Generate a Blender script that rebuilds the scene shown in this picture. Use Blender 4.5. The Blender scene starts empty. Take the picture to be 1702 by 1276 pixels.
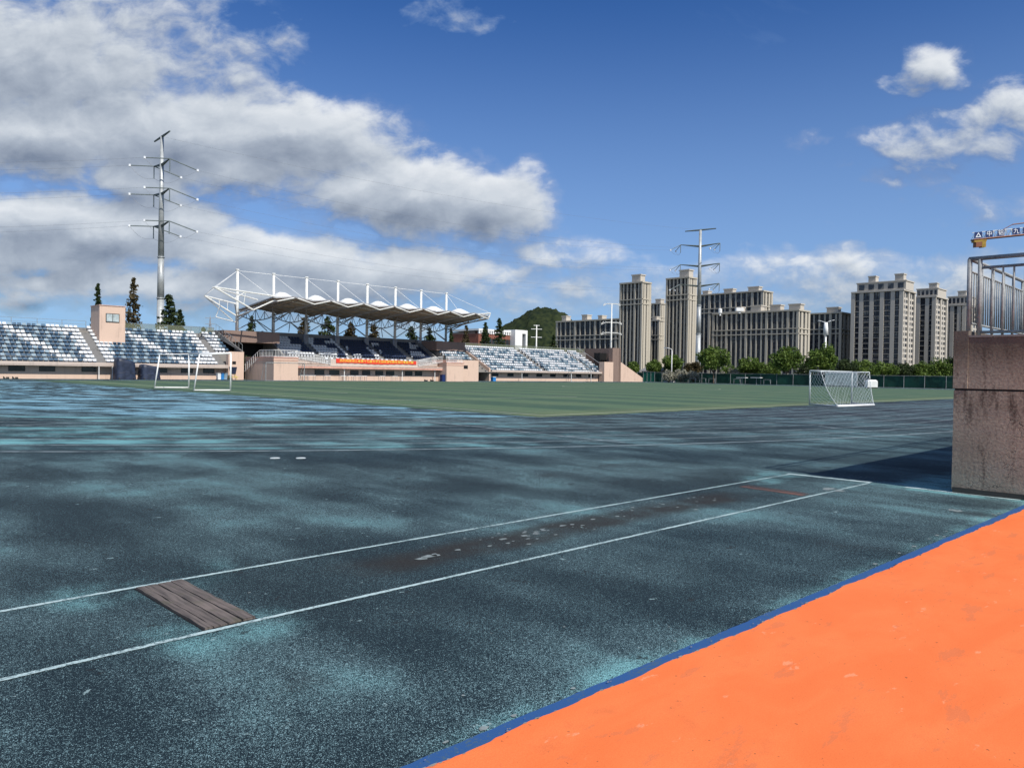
import bpy, math, random
import numpy as np
from mathutils import Vector, Matrix
random.seed(7)
S = bpy.context.scene
COL = S.collection

# ------------------------------------------------------------------ camera
# World X runs along the runway and the stands, Y across the pitch, Z up.
IW, IH, FOC, CH = 1702., 1276., 1260., 1.55
PITCH, ROLL, YAW = math.radians(-0.86), math.radians(0.917), math.radians(45)
F0 = Vector((math.cos(YAW), math.sin(YAW), 0)); R0 = Vector((math.sin(YAW), -math.cos(YAW), 0)); U0 = Vector((0, 0, 1))
FW = F0*math.cos(PITCH)+U0*math.sin(PITCH); UP = U0*math.cos(PITCH)-F0*math.sin(PITCH)
RT = R0*math.cos(ROLL)+UP*math.sin(ROLL); UR = UP*math.cos(ROLL)-R0*math.sin(ROLL)
EYE = Vector((0, 0, CH))
def ray(px, py): return FW+RT*((px-IW/2)/FOC)-UR*((py-IH/2)/FOC)
def ground_at(px, py, z=0.): d = ray(px, py); return EYE+d*((z-CH)/d.z)
def at(px, py, depth): return EYE+ray(px, py)*depth
def onX(px, py, x): d = ray(px, py); return EYE+d*(x/d.x)
def onY(px, py, y): d = ray(px, py); return EYE+d*(y/d.y)

cam = bpy.data.cameras.new('camera'); co = bpy.data.objects.new('camera', cam); COL.objects.link(co)
m = Matrix.Identity(4)
for i in range(3):
    m[i][0] = RT[i]; m[i][1] = UR[i]; m[i][2] = -FW[i]; m[i][3] = EYE[i]
co.matrix_world = m
cam.sensor_fit = 'HORIZONTAL'; cam.sensor_width = 36; cam.lens = 36*FOC/IW
cam.clip_start = .05; cam.clip_end = 9000
S.camera = co

# ------------------------------------------------------------------ light
SUN_EL = math.radians(46)
to_sun = Vector((-0.11, -1.0, 0)).normalized()*math.cos(SUN_EL)+Vector((0, 0, math.sin(SUN_EL)))
sl = bpy.data.lights.new('sun', 'SUN'); sl.energy = 5.0; sl.angle = math.radians(.53); sl.color = (1, .95, .87)
so = bpy.data.objects.new('sun', sl); COL.objects.link(so)
so.rotation_euler = to_sun.to_track_quat('Z', 'Y').to_euler()
vs = S.view_settings
vs.view_transform = 'Standard'; vs.look = 'None'; vs.exposure = 0.0; vs.gamma = 1; vs.use_curve_mapping = False

class NT:                                            # small helper around a node tree
    def __init__(s, t): s.t = t
    def n(s, typ, **kw):
        x = s.t.nodes.new(typ)
        for k, v in kw.items(): setattr(x, k, v)
        return x
    def put(s, sock, v):
        if hasattr(v, 'is_output') or isinstance(v, bpy.types.NodeSocket): s.t.links.new(v, sock)
        elif v is not None: sock.default_value = v
    def math(s, op, a, b=None, c=None, clamp=False):
        x = s.n('ShaderNodeMath', operation=op, use_clamp=clamp)
        s.put(x.inputs[0], a); s.put(x.inputs[1], b); s.put(x.inputs[2], c)
        return x.outputs[0]
    def vec(s, op, a, b=None, out=0):
        x = s.n('ShaderNodeVectorMath', operation=op); s.put(x.inputs[0], a); s.put(x.inputs[1], b)
        return x.outputs[out]
    def comb(s, x, y, z=0.):
        c = s.n('ShaderNodeCombineXYZ'); s.put(c.inputs[0], x); s.put(c.inputs[1], y); s.put(c.inputs[2], z); return c.outputs[0]
    def noise(s, v, scale, detail=2., rough=.5, dist=0.):
        x = s.n('ShaderNodeTexNoise'); s.put(x.inputs['Vector'], v)
        x.inputs['Scale'].default_value = scale; x.inputs['Detail'].default_value = detail
        x.inputs['Roughness'].default_value = rough; x.inputs['Distortion'].default_value = dist
        return x.outputs['Fac']
    def step(s, v, a, b, lo=0., hi=1., smooth=True):
        x = s.n('ShaderNodeMapRange'); x.interpolation_type = 'SMOOTHSTEP' if smooth else 'LINEAR'
        s.put(x.inputs[0], v); s.put(x.inputs[1], a); s.put(x.inputs[2], b); s.put(x.inputs[3], lo); s.put(x.inputs[4], hi)
        return x.outputs[0]
    def mix(s, f, a, b):
        x = s.n('ShaderNodeMix', data_type='RGBA')
        s.put(x.inputs[0], f)
        s.put(x.inputs[6], (*a, 1) if isinstance(a, tuple) and len(a) == 3 else a)
        s.put(x.inputs[7], (*b, 1) if isinstance(b, tuple) and len(b) == 3 else b)
        return x.outputs[2]

w = bpy.data.worlds.new('World'); S.world = w; w.use_nodes = True
def build_sky():
    N = NT(w.node_tree); w.node_tree.nodes.clear()
    sky = N.n('ShaderNodeTexSky', sky_type='NISHITA', sun_disc=False)
    sky.sun_elevation = SUN_EL; sky.sun_rotation = math.atan2(to_sun.x, to_sun.y)
    sky.air_density = 1.0; sky.dust_density = .1; sky.ozone_density = 3.2
    hs = N.n('ShaderNodeHueSaturation'); hs.inputs['Saturation'].default_value = 1.12; hs.inputs['Value'].default_value = 1.0
    N.put(hs.inputs['Color'], sky.outputs[0])
    bg = N.n('ShaderNodeBackground'); bg.inputs[1].default_value = .090; 
    gr = N.n('ShaderNodeMix', data_type='RGBA', blend_type='MULTIPLY'); gr.inputs[0].default_value = 1.
    N.put(gr.inputs[6], hs.outputs[0]); gr.inputs[7].default_value = (.40, .72, 1.14, 1); N.put(bg.inputs[0], gr.outputs[2])
    tc = N.n('ShaderNodeTexCoord'); d = tc.outputs['Generated']
    fwd = N.vec('DOT_PRODUCT', d, tuple(F0), 'Value'); rgt = N.vec('DOT_PRODUCT', d, tuple(R0), 'Value')
    sep = N.n('ShaderNodeSeparateXYZ'); N.put(sep.inputs[0], d)
    fpos = N.math('MAXIMUM', fwd, .08)
    a = N.math('DIVIDE', rgt, fpos); b = N.math('DIVIDE', sep.outputs[2], fpos)
    q = N.comb(a, b)
    blobs = [  # centre x, y, half width, half height up, half height down, weight : clouds as they hang in the sky
        (60,110,330,150,150,.95),(210,60,170,90,80,.84),(310,120,110,70,70,.8),(20,20,170,80,80,.84),
        (60,225,290,90,85,1.15),(300,225,260,90,75,1.15),(480,220,185,62,110,1.15),(230,290,110,45,50,1.),(400,275,150,60,58,1.),(600,245,100,45,45,.6),
        (600,310,100,45,85,1.),(690,325,175,74,88,1.2),(820,335,110,60,70,1.15),(872,300,52,36,42,.8),
        (60,355,190,46,80,1.05),(190,385,220,66,90,1.1),(90,420,220,55,55,.9),(380,420,170,46,60,.95),(520,425,180,46,60,.95),(660,440,190,44,44,.9),(800,465,120,22,22,.7),
        (330,468,470,44,60,.86),(640,455,300,40,50,.86),(70,472,54,20,17,1.0),(640,500,300,35,50,.5),
        (955,424,95,30,26,.83),(990,412,50,16,18,.8),(890,382,55,12,14,.45),(880,445,50,12,14,.5),
        (1555,108,62,44,46,.86),(1510,138,60,22,24,.78),(1530,230,110,26,36,.80),(1620,215,110,42,44,.84),(1690,205,90,60,60,.84),(1400,250,80,22,26,.5),(1520,285,70,22,25,.5),
        (1350,455,120,32,40,.84),(1240,448,110,25,30,.8),(1480,450,150,32,30,.75),(1110,445,90,25,40,.6),(1640,480,120,60,60,.5),(1600,360,120,30,30,.35),(1250,500,300,26,40,.6),
        (1420,412,20,12,12,.5),(1400,470,330,46,60,.84),(1160,475,230,40,60,.80),(600,490,480,50,40,.74),(120,470,300,60,50,.72),(1000,470,160,20,20,.5),(760,20,60,30,25,.32),(1590,330,40,20,20,.4)]
    def field(qv, dy=0.):
        cur = None
        for (cx, cy, rx, ru, rd, wt) in blobs:
            r = ray(cx, cy); f = r.dot(F0); a0 = r.dot(R0)/f; b0 = r.z/f
            dv = N.vec('SUBTRACT', qv, (a0, b0, 0))
            up_ = N.vec('MULTIPLY', dv, (FOC/rx, FOC/ru, 0)); dn_ = N.vec('MULTIPLY', dv, (FOC/rx, FOC/rd, 0))
            # upper half measured with ru, lower half with rd
            e = N.vec('ADD', N.vec('MAXIMUM', up_, (0, 0, 0)), N.vec('MULTIPLY', N.vec('MINIMUM', dn_, (0, 0, 0)), (-1, -1, 0)))
            le = N.vec('LENGTH', e, None, 'Value')
            v = N.math('MULTIPLY', N.math('SUBTRACT', 1.25, le), wt)
            if wt < .85: v = N.math('MINIMUM', v, (wt-.3)*.75)
            cur = v if cur is None else N.math('SMOOTH_MAX', cur, v, .18)
        return cur
    qs = N.vec('MULTIPLY', q, (1, 1.55, 1))
    n1 = N.noise(qs, 5.5, 9, .56, .25); n2 = N.noise(qs, 19, 7, .6, .3)
    nn = N.math('ADD', N.math('MULTIPLY', N.math('SUBTRACT', n1, .5), 1.75), N.math('MULTIPLY', N.math('SUBTRACT', n2, .5), 1.05))
    base = field(q)
    dens = N.math('ADD', base, nn)
    up = field(N.vec('ADD', q, (.012, .03, 0)))
    qs2 = N.vec('MULTIPLY', N.vec('ADD', q, (.006, .012, 0)), (1, 1.55, 1))
    n1b = N.noise(qs2, 5.5, 9, .56, .25); n2b = N.noise(qs2, 19, 7, .6, .3)
    slope = N.math('ADD', N.math('MULTIPLY', N.math('SUBTRACT', base, up), .62),
                   N.math('ADD', N.math('MULTIPLY', N.math('SUBTRACT', n1, n1b), 1.25), N.math('MULTIPLY', N.math('SUBTRACT', n2, n2b), .55)))
    infront = N.step(fwd, .1, .3)
    cov = N.math('MULTIPLY', N.step(dens, -.06, .72), infront)
    # thin wisps everywhere, also in the sky behind
    wis = N.noise(N.vec('MULTIPLY', d, (1, 1, 2.6)), 2.6, 8, .62, .6)
    thin = N.math('MULTIPLY', N.step(wis, .48, .82), .20)
    low = N.step(sep.outputs[2], .0, .50, .64, 0.)
    back = N.math('MULTIPLY', N.step(wis, .40, .58, 0., .85), N.math('SUBTRACT', 1., infront))   # unseen clouds added behind, as dense as ahead, to whiten the ambient light
    cov = N.math('MAXIMUM', N.math('MULTIPLY', cov, .96), N.math('MAXIMUM', N.math('MAXIMUM', thin, back), low))
    lit = N.math('ADD', N.math('MULTIPLY', slope, 1.05), .53, clamp=True)
    core = N.step(dens, .5, 1.4, 0., .25)
    lit = N.math('SUBTRACT', lit, core, clamp=True)
    lit = N.math('MAXIMUM', lit, N.math('MULTIPLY', N.step(sep.outputs[2], 0., .42, .60, .45), N.step(dens, .0, .4, 1., 0.)))
    cc = N.n('ShaderNodeValToRGB'); N.put(cc.inputs[0], lit)
    el = cc.color_ramp.elements
    el[0].position = 0.; el[0].color = (.20, .245, .33, 1); el[1].position = 1.; el[1].color = (.84, .87, .90, 1)
    e = el.new(.42); e.color = (.42, .475, .555, 1)
    e = el.new(.7); e.color = (.62, .67, .73, 1)
    bc = N.n('ShaderNodeBackground'); N.put(bc.inputs[0], N.mix(N.math('MAXIMUM', N.step(dens, .0, .45), back), (.36, .53, .80), cc.outputs[0])); bc.inputs[1].default_value = 1.0
    mx = N.n('ShaderNodeMixShader'); N.put(mx.inputs[0], cov); N.put(mx.inputs[1], bg.outputs[0]); N.put(mx.inputs[2], bc.outputs[0])
    o = N.n('ShaderNodeOutputWorld'); N.put(o.inputs[0], mx.outputs[0])
build_sky()

# ------------------------------------------------------------------ materials
def new_mat(name):
    mt = bpy.data.materials.new(name); mt.use_nodes = True
    N = NT(mt.node_tree); b = mt.node_tree.nodes['Principled BSDF']
    return mt, N, b
def objco(N): return N.n('ShaderNodeTexCoord').outputs['Object']
def plain(name, c, rough=.7, var=.12, scale=1.5, metal=0., spec=.3, bump=0.):
    mt, N, b = new_mat(name); p = objco(N)
    f = N.math('ADD', N.math('MULTIPLY', N.noise(p, scale, 5, .6), .7), N.math('MULTIPLY', N.noise(p, scale*9, 3, .6), .3))
    lo = tuple(x*(1-var*1.6) for x in c); hi = tuple(min(.95, x*(1+var*1.6)) for x in c)
    N.put(b.inputs['Base Color'], N.mix(N.step(f, .3, .7), lo, hi))
    b.inputs['Roughness'].default_value = rough; b.inputs['Metallic'].default_value = metal
    b.inputs['Specular IOR Level'].default_value = spec
    if bump:
        bp = N.n('ShaderNodeBump'); bp.inputs['Strength'].default_value = bump; bp.inputs['Distance'].default_value = .02
        N.put(bp.inputs['Height'], N.noise(p, scale*30, 3)); N.put(b.inputs['Normal'], bp.outputs[0])
    return mt
def stained(name, c, dirt, rough=.85, amt=.6, sx=2.2, sz=.25):     # render streaked by rain
    mt, N, b = new_mat(name); p = objco(N)
    st = N.noise(N.vec('MULTIPLY', p, (sx, sx, sz)), 1.0, 6, .65)
    bl = N.noise(p, .7, 5, .6)
    f = N.math('MULTIPLY', N.step(N.math('ADD', N.math('MULTIPLY', st, .65), N.math('MULTIPLY', bl, .35)), .5, .68), amt)
    fine = N.noise(p, 14, 4, .6)
    base = N.mix(N.step(fine, .3, .7), tuple(x*.92 for x in c), tuple(min(.95, x*1.07) for x in c))
    N.put(b.inputs['Base Color'], N.mix(f, base, dirt)); b.inputs['Roughness'].default_value = rough
    b.inputs['Specular IOR Level'].default_value = .2
    return mt
def leafy(name, c1, c2, sc=.7):
    mt, N, b = new_mat(name); p = objco(N)
    f = N.math('ADD', N.math('MULTIPLY', N.noise(p, sc, 3), .6), N.math('MULTIPLY', N.noise(p, sc*7, 2), .4))
    col = N.mix(N.step(f, .36, .62), c1, c2)
    N.put(b.inputs['Base Color'], col); b.inputs['Roughness'].default_value = .6; b.inputs['Specular IOR Level'].default_value = .25
    tr = N.n('ShaderNodeBsdfTranslucent'); N.put(tr.inputs[0], col)
    mx = N.n('ShaderNodeMixShader'); mx.inputs[0].default_value = .3
    N.put(mx.inputs[1], b.outputs[0]); N.put(mx.inputs[2], tr.outputs[0])
    N.put(mt.node_tree.nodes['Material Output'].inputs[0], mx.outputs[0])
    return mt
def meshy(name, c, cover, sx, sz, axis='X'):                         # woven net or wire mesh with open holes
    mt, N, b = new_mat(name); p = objco(N)
    sp = N.n('ShaderNodeSeparateXYZ'); N.put(sp.inputs[0], p)
    h = N.math('ADD', sp.outputs[0], sp.outputs[1])
    gx = N.math('PINGPONG', N.math('ADD', h, sp.outputs[2]), sx); gz = N.math('PINGPONG', N.math('SUBTRACT', h, sp.outputs[2]), sz)
    a = N.math('MAXIMUM', N.math('LESS_THAN', gx, sx*cover), N.math('LESS_THAN', gz, sz*cover))
    b.inputs['Base Color'].default_value = (*c, 1); b.inputs['Roughness'].default_value = .7
    N.put(b.inputs['Alpha'], a)
    return mt

M = {}
M['pink'] = stained('pink_render', (.64, .47, .37), (.30, .22, .18), amt=.35)
M['pinkband'] = plain('pink_band', (.58, .33, .26), .8)
M['pinktop'] = plain('pink_coping', (.55, .37, .31), .8, .15, 3)
M['brown_and_shade'] = stained('brown_and_shade_render', (.24, .17, .14), (.12, .09, .08), amt=.5)  # brown render; also the pink end wall with its shade painted in
M['concrete'] = stained('stand_concrete', (.24, .225, .205), (.11, .10, .095), amt=.6)
M['greywall'] = stained('grey_concrete', (.22, .215, .21), (.10, .10, .10), amt=.6)
M['lip'] = stained('lip_render', (.55, .46, .40), (.28, .24, .22), amt=.5)
M['seatwhite'] = plain('white_plastic', (.60, .62, .64), .4, .06)
M['seatblue'] = plain('blue_plastic', (.055, .105, .165), .4, .25)
M['seatpale'] = plain('faded_blue_plastic', (.24, .32, .375), .4, .15)
M['seatnavy'] = plain('navy_plastic', (.022, .035, .075), .4, .2)
M['white'] = plain('white_paint', (.78, .78, .76), .4, .06)
M['whitesteel'] = plain('white_steel', (.72, .72, .68), .4, .08, 3)
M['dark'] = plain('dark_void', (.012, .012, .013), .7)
M['glass'] = plain('window_glass', (.02, .025, .03), .12, .3, .6, spec=.6)
M['greyglass'] = plain('bright_window_glass', (.42, .48, .48), .2, .2, 2, spec=.5)
M['frame'] = plain('dark_frame', (.05, .045, .04), .5)
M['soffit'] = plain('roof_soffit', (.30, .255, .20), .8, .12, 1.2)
M['roofsteel'] = plain('grey_steel', (.30, .30, .31), .5, .15)
M['membrane'] = plain('white_membrane', (.82, .82, .78), .5, .05)
M['galv'] = plain('galvanised_steel', (.25, .265, .265), .5, .25, 4, metal=.0, spec=.5)
M['pole'] = plain('pylon_steel', (.40, .42, .42), .45, .14, .5, metal=.25, spec=.5)
M['poledark'] = plain('dark_arm_steel', (.10, .12, .11), .5)
M['insul'] = plain('insulator', (.16, .19, .19), .3)
M['wire'] = plain('conductor', (.16, .17, .19), .5)
M['tarp'] = plain('navy_tarpaulin', (.024, .033, .060), .45, .3, 2, bump=.3)
M['blue'] = plain('blue_plastic_bin', (.03, .20, .50), .4)
M['yellow'] = plain('yellow_paint', (.62, .50, .10), .5)
M['red'] = plain('red_cloth', (.74, .055, .030), .7, .12, 2)
M['letter'] = plain('yellow_letters', (.90, .68, .10), .6, .05)
M['signblue'] = plain('sign_blue', (.012, .030, .12), .5)
M['signwhite'] = plain('sign_white', (.75, .78, .82), .5, .05)
M['cranered'] = plain('crane_red', (.22, .085, .045), .5)
M['craneyellow'] = plain('crane_yellow', (.30, .19, .03), .5, .2)
M['stone'] = stained('beige_stone', (.47, .43, .355), (.25, .24, .21), amt=.3, sx=.4, sz=.05)
M['stonepale'] = stained('pale_stone', (.50, .46, .40), (.34, .31, .27), amt=.25, sx=.4, sz=.05)
M['spandrel'] = plain('grey_spandrel', (.050, .053, .060), .6, .2, .3)
def tower_glass():
    mt, N, b = new_mat('tower_glass'); p = objco(N)
    vo = N.n('ShaderNodeTexVoronoi'); vo.inputs['Scale'].default_value = .42; N.put(vo.inputs['Vector'], p)
    sc = N.n('ShaderNodeSeparateColor'); N.put(sc.inputs[0], vo.outputs['Color'])
    col = N.mix(N.step(sc.outputs[0], .2, .9), (.014, .018, .028), (.040, .052, .068)); col = N.mix(N.step(sc.outputs[1], .80, .84), col, (.15, .15, .14))
    N.put(b.inputs['Base Color'], col); b.inputs['Roughness'].default_value = .2; return mt
M['glassfar'] = tower_glass()
M['brick'] = plain('red_brick', (.22, .085, .06), .85, .2, 3)
M['bark'] = plain('bark', (.10, .075, .055), .9, .3, 6)
M['leaf'] = leafy('broad_leaves', (.050, .095, .018), (.150, .215, .042))
M['leafdark'] = leafy('dark_leaves', (.022, .040, .014), (.055, .080, .026))
M['leafrust'] = leafy('rusty_leaves', (.055, .050, .022), (.10, .075, .035))
M['leafpale'] = leafy('pale_leaves', (.20, .20, .13), (.42, .40, .33), 1.6)
M['fencegreen'] = plain('green_mesh_sheet', (.010, .055, .035), .6, .3, .6)
M['fencebright'] = plain('bright_green_sheet', (.020, .16, .10), .6, .2, .6)
M['wood'] = None

def rubber():
    mt, N, b = new_mat('worn_blue_rubber'); p = objco(N)
    sp = N.n('ShaderNodeSeparateXYZ'); N.put(sp.inputs[0], p); X, Y = sp.outputs[0], sp.outputs[1]
    # polar coordinates round the bend: wear streaks follow the lanes
    dx = N.math('SUBTRACT', X, 31.3); dy = N.math('SUBTRACT', Y, 52.6)
    rad = N.math('SQRT', N.math('ADD', N.math('MULTIPLY', dx, dx), N.math('MULTIPLY', dy, dy)))
    ang = N.math('ARCTAN2', dy, dx)
    pol = N.comb(N.math('MULTIPLY', rad, 1.1), N.math('MULTIPLY', ang, 6.), 0.)
    streak = N.noise(pol, 1., 5, .6, .4)
    n1 = N.noise(p, .32, 4, .55, .3); n2 = N.noise(p, 1.5, 4, .6, .4); n3 = N.noise(p, .11, 2)
    flow = N.noise(N.vec('MULTIPLY', p, (.9, .35, 1)), 1.2, 4, .55)
    isd = N.math('MULTIPLY', N.step(rad, 35., 37.5, 1., 0.), N.step(X, 20., 23., 1., 0.))     # the D behind the goal
    bend = N.math('MULTIPLY', N.step(rad, 47.5, 45., 0., 1.), N.step(X, 24., 4.))
    pat = N.math('ADD', N.math('ADD', N.math('MULTIPLY', n1, .40), N.math('MULTIPLY', n2, .22)), N.math('MULTIPLY', flow, .38))
    pat = N.math('ADD', pat, N.math('MULTIPLY', bend, N.math('ADD', N.math('MULTIPLY', N.math('SUBTRACT', streak, .5), 1.25), .045)))
    pat = N.math('ADD', pat, N.math('MULTIPLY', isd, N.math('ADD', .055, N.math('ADD', N.math('MULTIPLY', N.math('SUBTRACT', streak, .5), 1.1), N.math('MULTIPLY', N.math('SUBTRACT', n3, .5), .35)))))
    # unworn paint left round the take-off board and along the kerb strip
    def halo(x0, x1, y0, y1, r):
        ddx = N.math('MAXIMUM', N.math('MAXIMUM', N.math('SUBTRACT', x0, X), N.math('SUBTRACT', X, x1)), 0.)
        ddy = N.math('MAXIMUM', N.math('MAXIMUM', N.math('SUBTRACT', y0, Y), N.math('SUBTRACT', Y, y1)), 0.)
        d = N.math('SQRT', N.math('ADD', N.math('MULTIPLY', ddx, ddx), N.math('MULTIPLY', ddy, ddy)))
        return N.step(d, 0., r, 1., 0.)
    hb = N.math('MULTIPLY', halo(1.6, 2.5, 5.50, 5.70, .5), .19)
    hb = N.math('MAXIMUM', hb, N.math('MULTIPLY', halo(1.75, 2.3, 4.28, 4.42, .45), .19))
    hb = N.math('MAXIMUM', hb, N.math('MULTIPLY', halo(10.4, 11.4, 5.25, 5.5, .5), .2))
    kerb = N.math('SUBTRACT', Y, N.math('SUBTRACT', 2.41, N.math('MULTIPLY', X, .024)))
    hb = N.math('MAXIMUM', hb, N.math('MULTIPLY', N.step(kerb, 0., .24, 1., 0.), .15))
    hb = N.math('MAXIMUM', hb, N.math('MULTIPLY', N.math('MULTIPLY', N.step(X, 11.2, 11.6), N.step(Y, 4.2, 3.6)), .22))
    hb = N.math('MULTIPLY', hb, N.step(n2, .30, .52, .30, .80))
    pat = N.math('ADD', pat, hb)
    # sun-bleached nearest ground at the edge
    patch = N.step(pat, .50, .76)
    light = N.step(N.math('ADD', N.math('MULTIPLY', n1, .5), N.math('MULTIPLY', flow, .5)), .36, .60)
    f1 = N.noise(p, 190, 2, .6); f2 = N.noise(p, 48, 2, .6)
    fine = N.math('ADD', N.math('MULTIPLY', f1, .82), N.math('MULTIPLY', f2, .18))
    thr = N.math('SUBTRACT', N.math('SUBTRACT', .592, N.math('MULTIPLY', light, .080)), N.math('MULTIPLY', patch, .075))
    spk = N.step(fine, N.math('SUBTRACT', thr, .02), N.math('ADD', thr, .055))
    dark = N.mix(N.step(n3, .35, .65), (.006, .0165, .0240), (.010, .0175, .0215))
    purple = N.math('MULTIPLY', N.step(X, 18., 34.), N.step(Y, 22., 14.))
    dark = N.mix(N.math('MULTIPLY', purple, .7), dark, (.026, .026, .036))
    pale = N.mix(N.step(N.noise(p, 90, 1), .4, .6), (.105, .180, .198), (.255, .405, .435))
    spc = N.mix(patch, pale, N.mix(isd, (.21, .46, .48), (.30, .56, .66)))
    col = N.mix(N.math('MULTIPLY', spk, N.math('SUBTRACT', .95, N.math('MULTIPLY', purple, .25))), dark, spc)
    col = N.mix(N.math('MULTIPLY', patch, N.math('ADD', .08, N.math('MULTIPLY', N.math('MAXIMUM', isd, bend), .30))), col, N.mix(isd, (.13, .36, .39), (.17, .35, .47)))
    # trodden dark dirt down the middle of the runway
    wob = N.math('MULTIPLY', N.math('SUBTRACT', N.noise(p, 1.1, 4, .6), .5), .9)
    dl = N.math('ABSOLUTE', N.math('SUBTRACT', N.math('ADD', Y, N.math('MULTIPLY', wob, .35)), N.math('SUBTRACT', 4.98, N.math('MULTIPLY', X, .006))))
    dm = N.math('MULTIPLY', N.step(dl, .10, .42, 1., 0.), N.math('MULTIPLY', N.step(N.math('ADD', X, wob), 2.9, 3.9), N.step(N.math('ADD', X, wob), 9.6, 8.6)))
    dm = N.math('MULTIPLY', dm, N.step(n2, .34, .55, .55, 1.))
    col = N.mix(N.math('MULTIPLY', dm, .86), col, N.mix(f2, (.014, .013, .012), (.035, .031, .027)))
    dm2 = N.math('MULTIPLY', N.step(N.noise(N.vec('ADD', p, (3.1, 9.7, 0)), .55, 4, .6), .60, .76), .55)
    col = N.mix(dm2, col, (.020, .021, .022))
    pe = N.noise(N.vec('ADD', p, (7.3, 2.9, 0)), 5.5, 6, .72)
    col = N.mix(N.math('MULTIPLY', N.step(pe, .660, .675), .8), col, (.26, .36, .37))
    col = N.mix(N.math('MULTIPLY', N.step(N.noise(N.vec('ADD', p, (1.3, 5.9, 0)), 2.6, 6, .7), .648, .665), .75), col, (.014, .016, .017))
    N.put(b.inputs['Base Color'], col); b.inputs['Roughness'].default_value = .85; b.inputs['Specular IOR Level'].default_value = .2
    bp = N.n('ShaderNodeBump'); bp.inputs['Strength'].default_value = .55; bp.inputs['Distance'].default_value = .006
    N.put(bp.inputs['Height'], fine); N.put(b.inputs['Normal'], bp.outputs[0])
    return mt
def orange():
    mt, N, b = new_mat('orange_coating'); p = objco(N)
    a = N.noise(N.vec('MULTIPLY', p, (1., 2.2, 1)), 1.3, 5, .6, .5); c = N.noise(p, 5, 5, .65); f = N.noise(p, 160, 2)
    col = N.mix(N.step(a, .3, .72), (.80, .175, .048), (.87, .212, .064))
    col = N.mix(N.math('MULTIPLY', N.step(N.math('ADD', N.math('MULTIPLY', a, .4), N.math('MULTIPLY', c, .6)), .53, .68), .42), col, (.55, .135, .045))
    sc = N.noise(N.vec('ADD', N.vec('MULTIPLY', p, (1.4, 3.2, 1)), (4.3, 1.2, 0)), 2.1, 6, .7)
    col = N.mix(N.math('MULTIPLY', N.step(sc, .635, .665), .50), col, (.86, .38, .22))
    col = N.mix(N.math('MULTIPLY', N.step(f, .44, .60), .32), col, (.60, .125, .035))
    du = N.noise(N.vec('ADD', N.vec('MULTIPLY', p, (.5, 1.6, 1)), (9.1, 3.3, 0)), 3.2, 7, .7)
    col = N.mix(N.math('MULTIPLY', N.step(du, .585, .63), .30), col, (.44, .15, .075))
    sps = N.noise(N.vec('ADD', p, (2.2, 8.8, 0)), 38, 2, .5)
    col = N.mix(N.math('MULTIPLY', N.step(sps, .735, .75), .7), col, (.18, .06, .03))
    N.put(b.inputs['Base Color'], col); b.inputs['Roughness'].default_value = .75; b.inputs['Specular IOR Level'].default_value = .2
    bp = N.n('ShaderNodeBump'); bp.inputs['Strength'].default_value = .25; bp.inputs['Distance'].default_value = .004
    N.put(bp.inputs['Height'], N.noise(p, 70, 4, .6)); N.put(b.inputs['Normal'], bp.outputs[0])
    return mt
def turf():
    mt, N, b = new_mat('striped_artificial_turf'); p = objco(N)
    sp = N.n('ShaderNodeSeparateXYZ'); N.put(sp.inputs[0], p)
    s = N.math('PINGPONG', N.math('ADD', sp.outputs[0], N.math('MULTIPLY', N.noise(p, .25, 2), .5)), 3.3)
    st = N.step(s, 1.5, 2.0)
    n = N.noise(p, .25, 4, .6); f = N.noise(p, 9, 3, .7)
    col = N.mix(st, (.060, .108, .076), (.102, .163, .097))
    edge = N.step(sp.outputs[1], 21.5, 18.8)
    col = N.mix(N.math('MULTIPLY', edge, .6), col, (.17, .20, .10))
    col = N.mix(N.math('MULTIPLY', N.step(N.math('ADD', N.math('MULTIPLY', n, .6), N.math('MULTIPLY', N.noise(p, 1.6, 4, .65), .4)), .42, .66), .5), col, (.150, .185, .110))
    col = N.mix(N.math('MULTIPLY', N.step(f, .35, .65), .4), col, (.040, .075, .045))
    N.put(b.inputs['Base Color'], col); b.inputs['Roughness'].default_value = .9; b.inputs['Specular IOR Level'].default_value = .1
    return mt
def worn_line(name, c, under=(.03, .045, .06), lo=.36, hi=.50):
    mt, N, b = new_mat(name); p = objco(N)
    f = N.math('ADD', N.math('MULTIPLY', N.noise(p, 60, 3, .7), .6), N.math('MULTIPLY', N.noise(p, 2.2, 4, .6), .4))
    N.put(b.inputs['Base Color'], N.mix(N.step(f, lo, hi), under, c)); b.inputs['Roughness'].default_value = .8
    b.inputs['Specular IOR Level'].default_value = .2
    return mt
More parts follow.
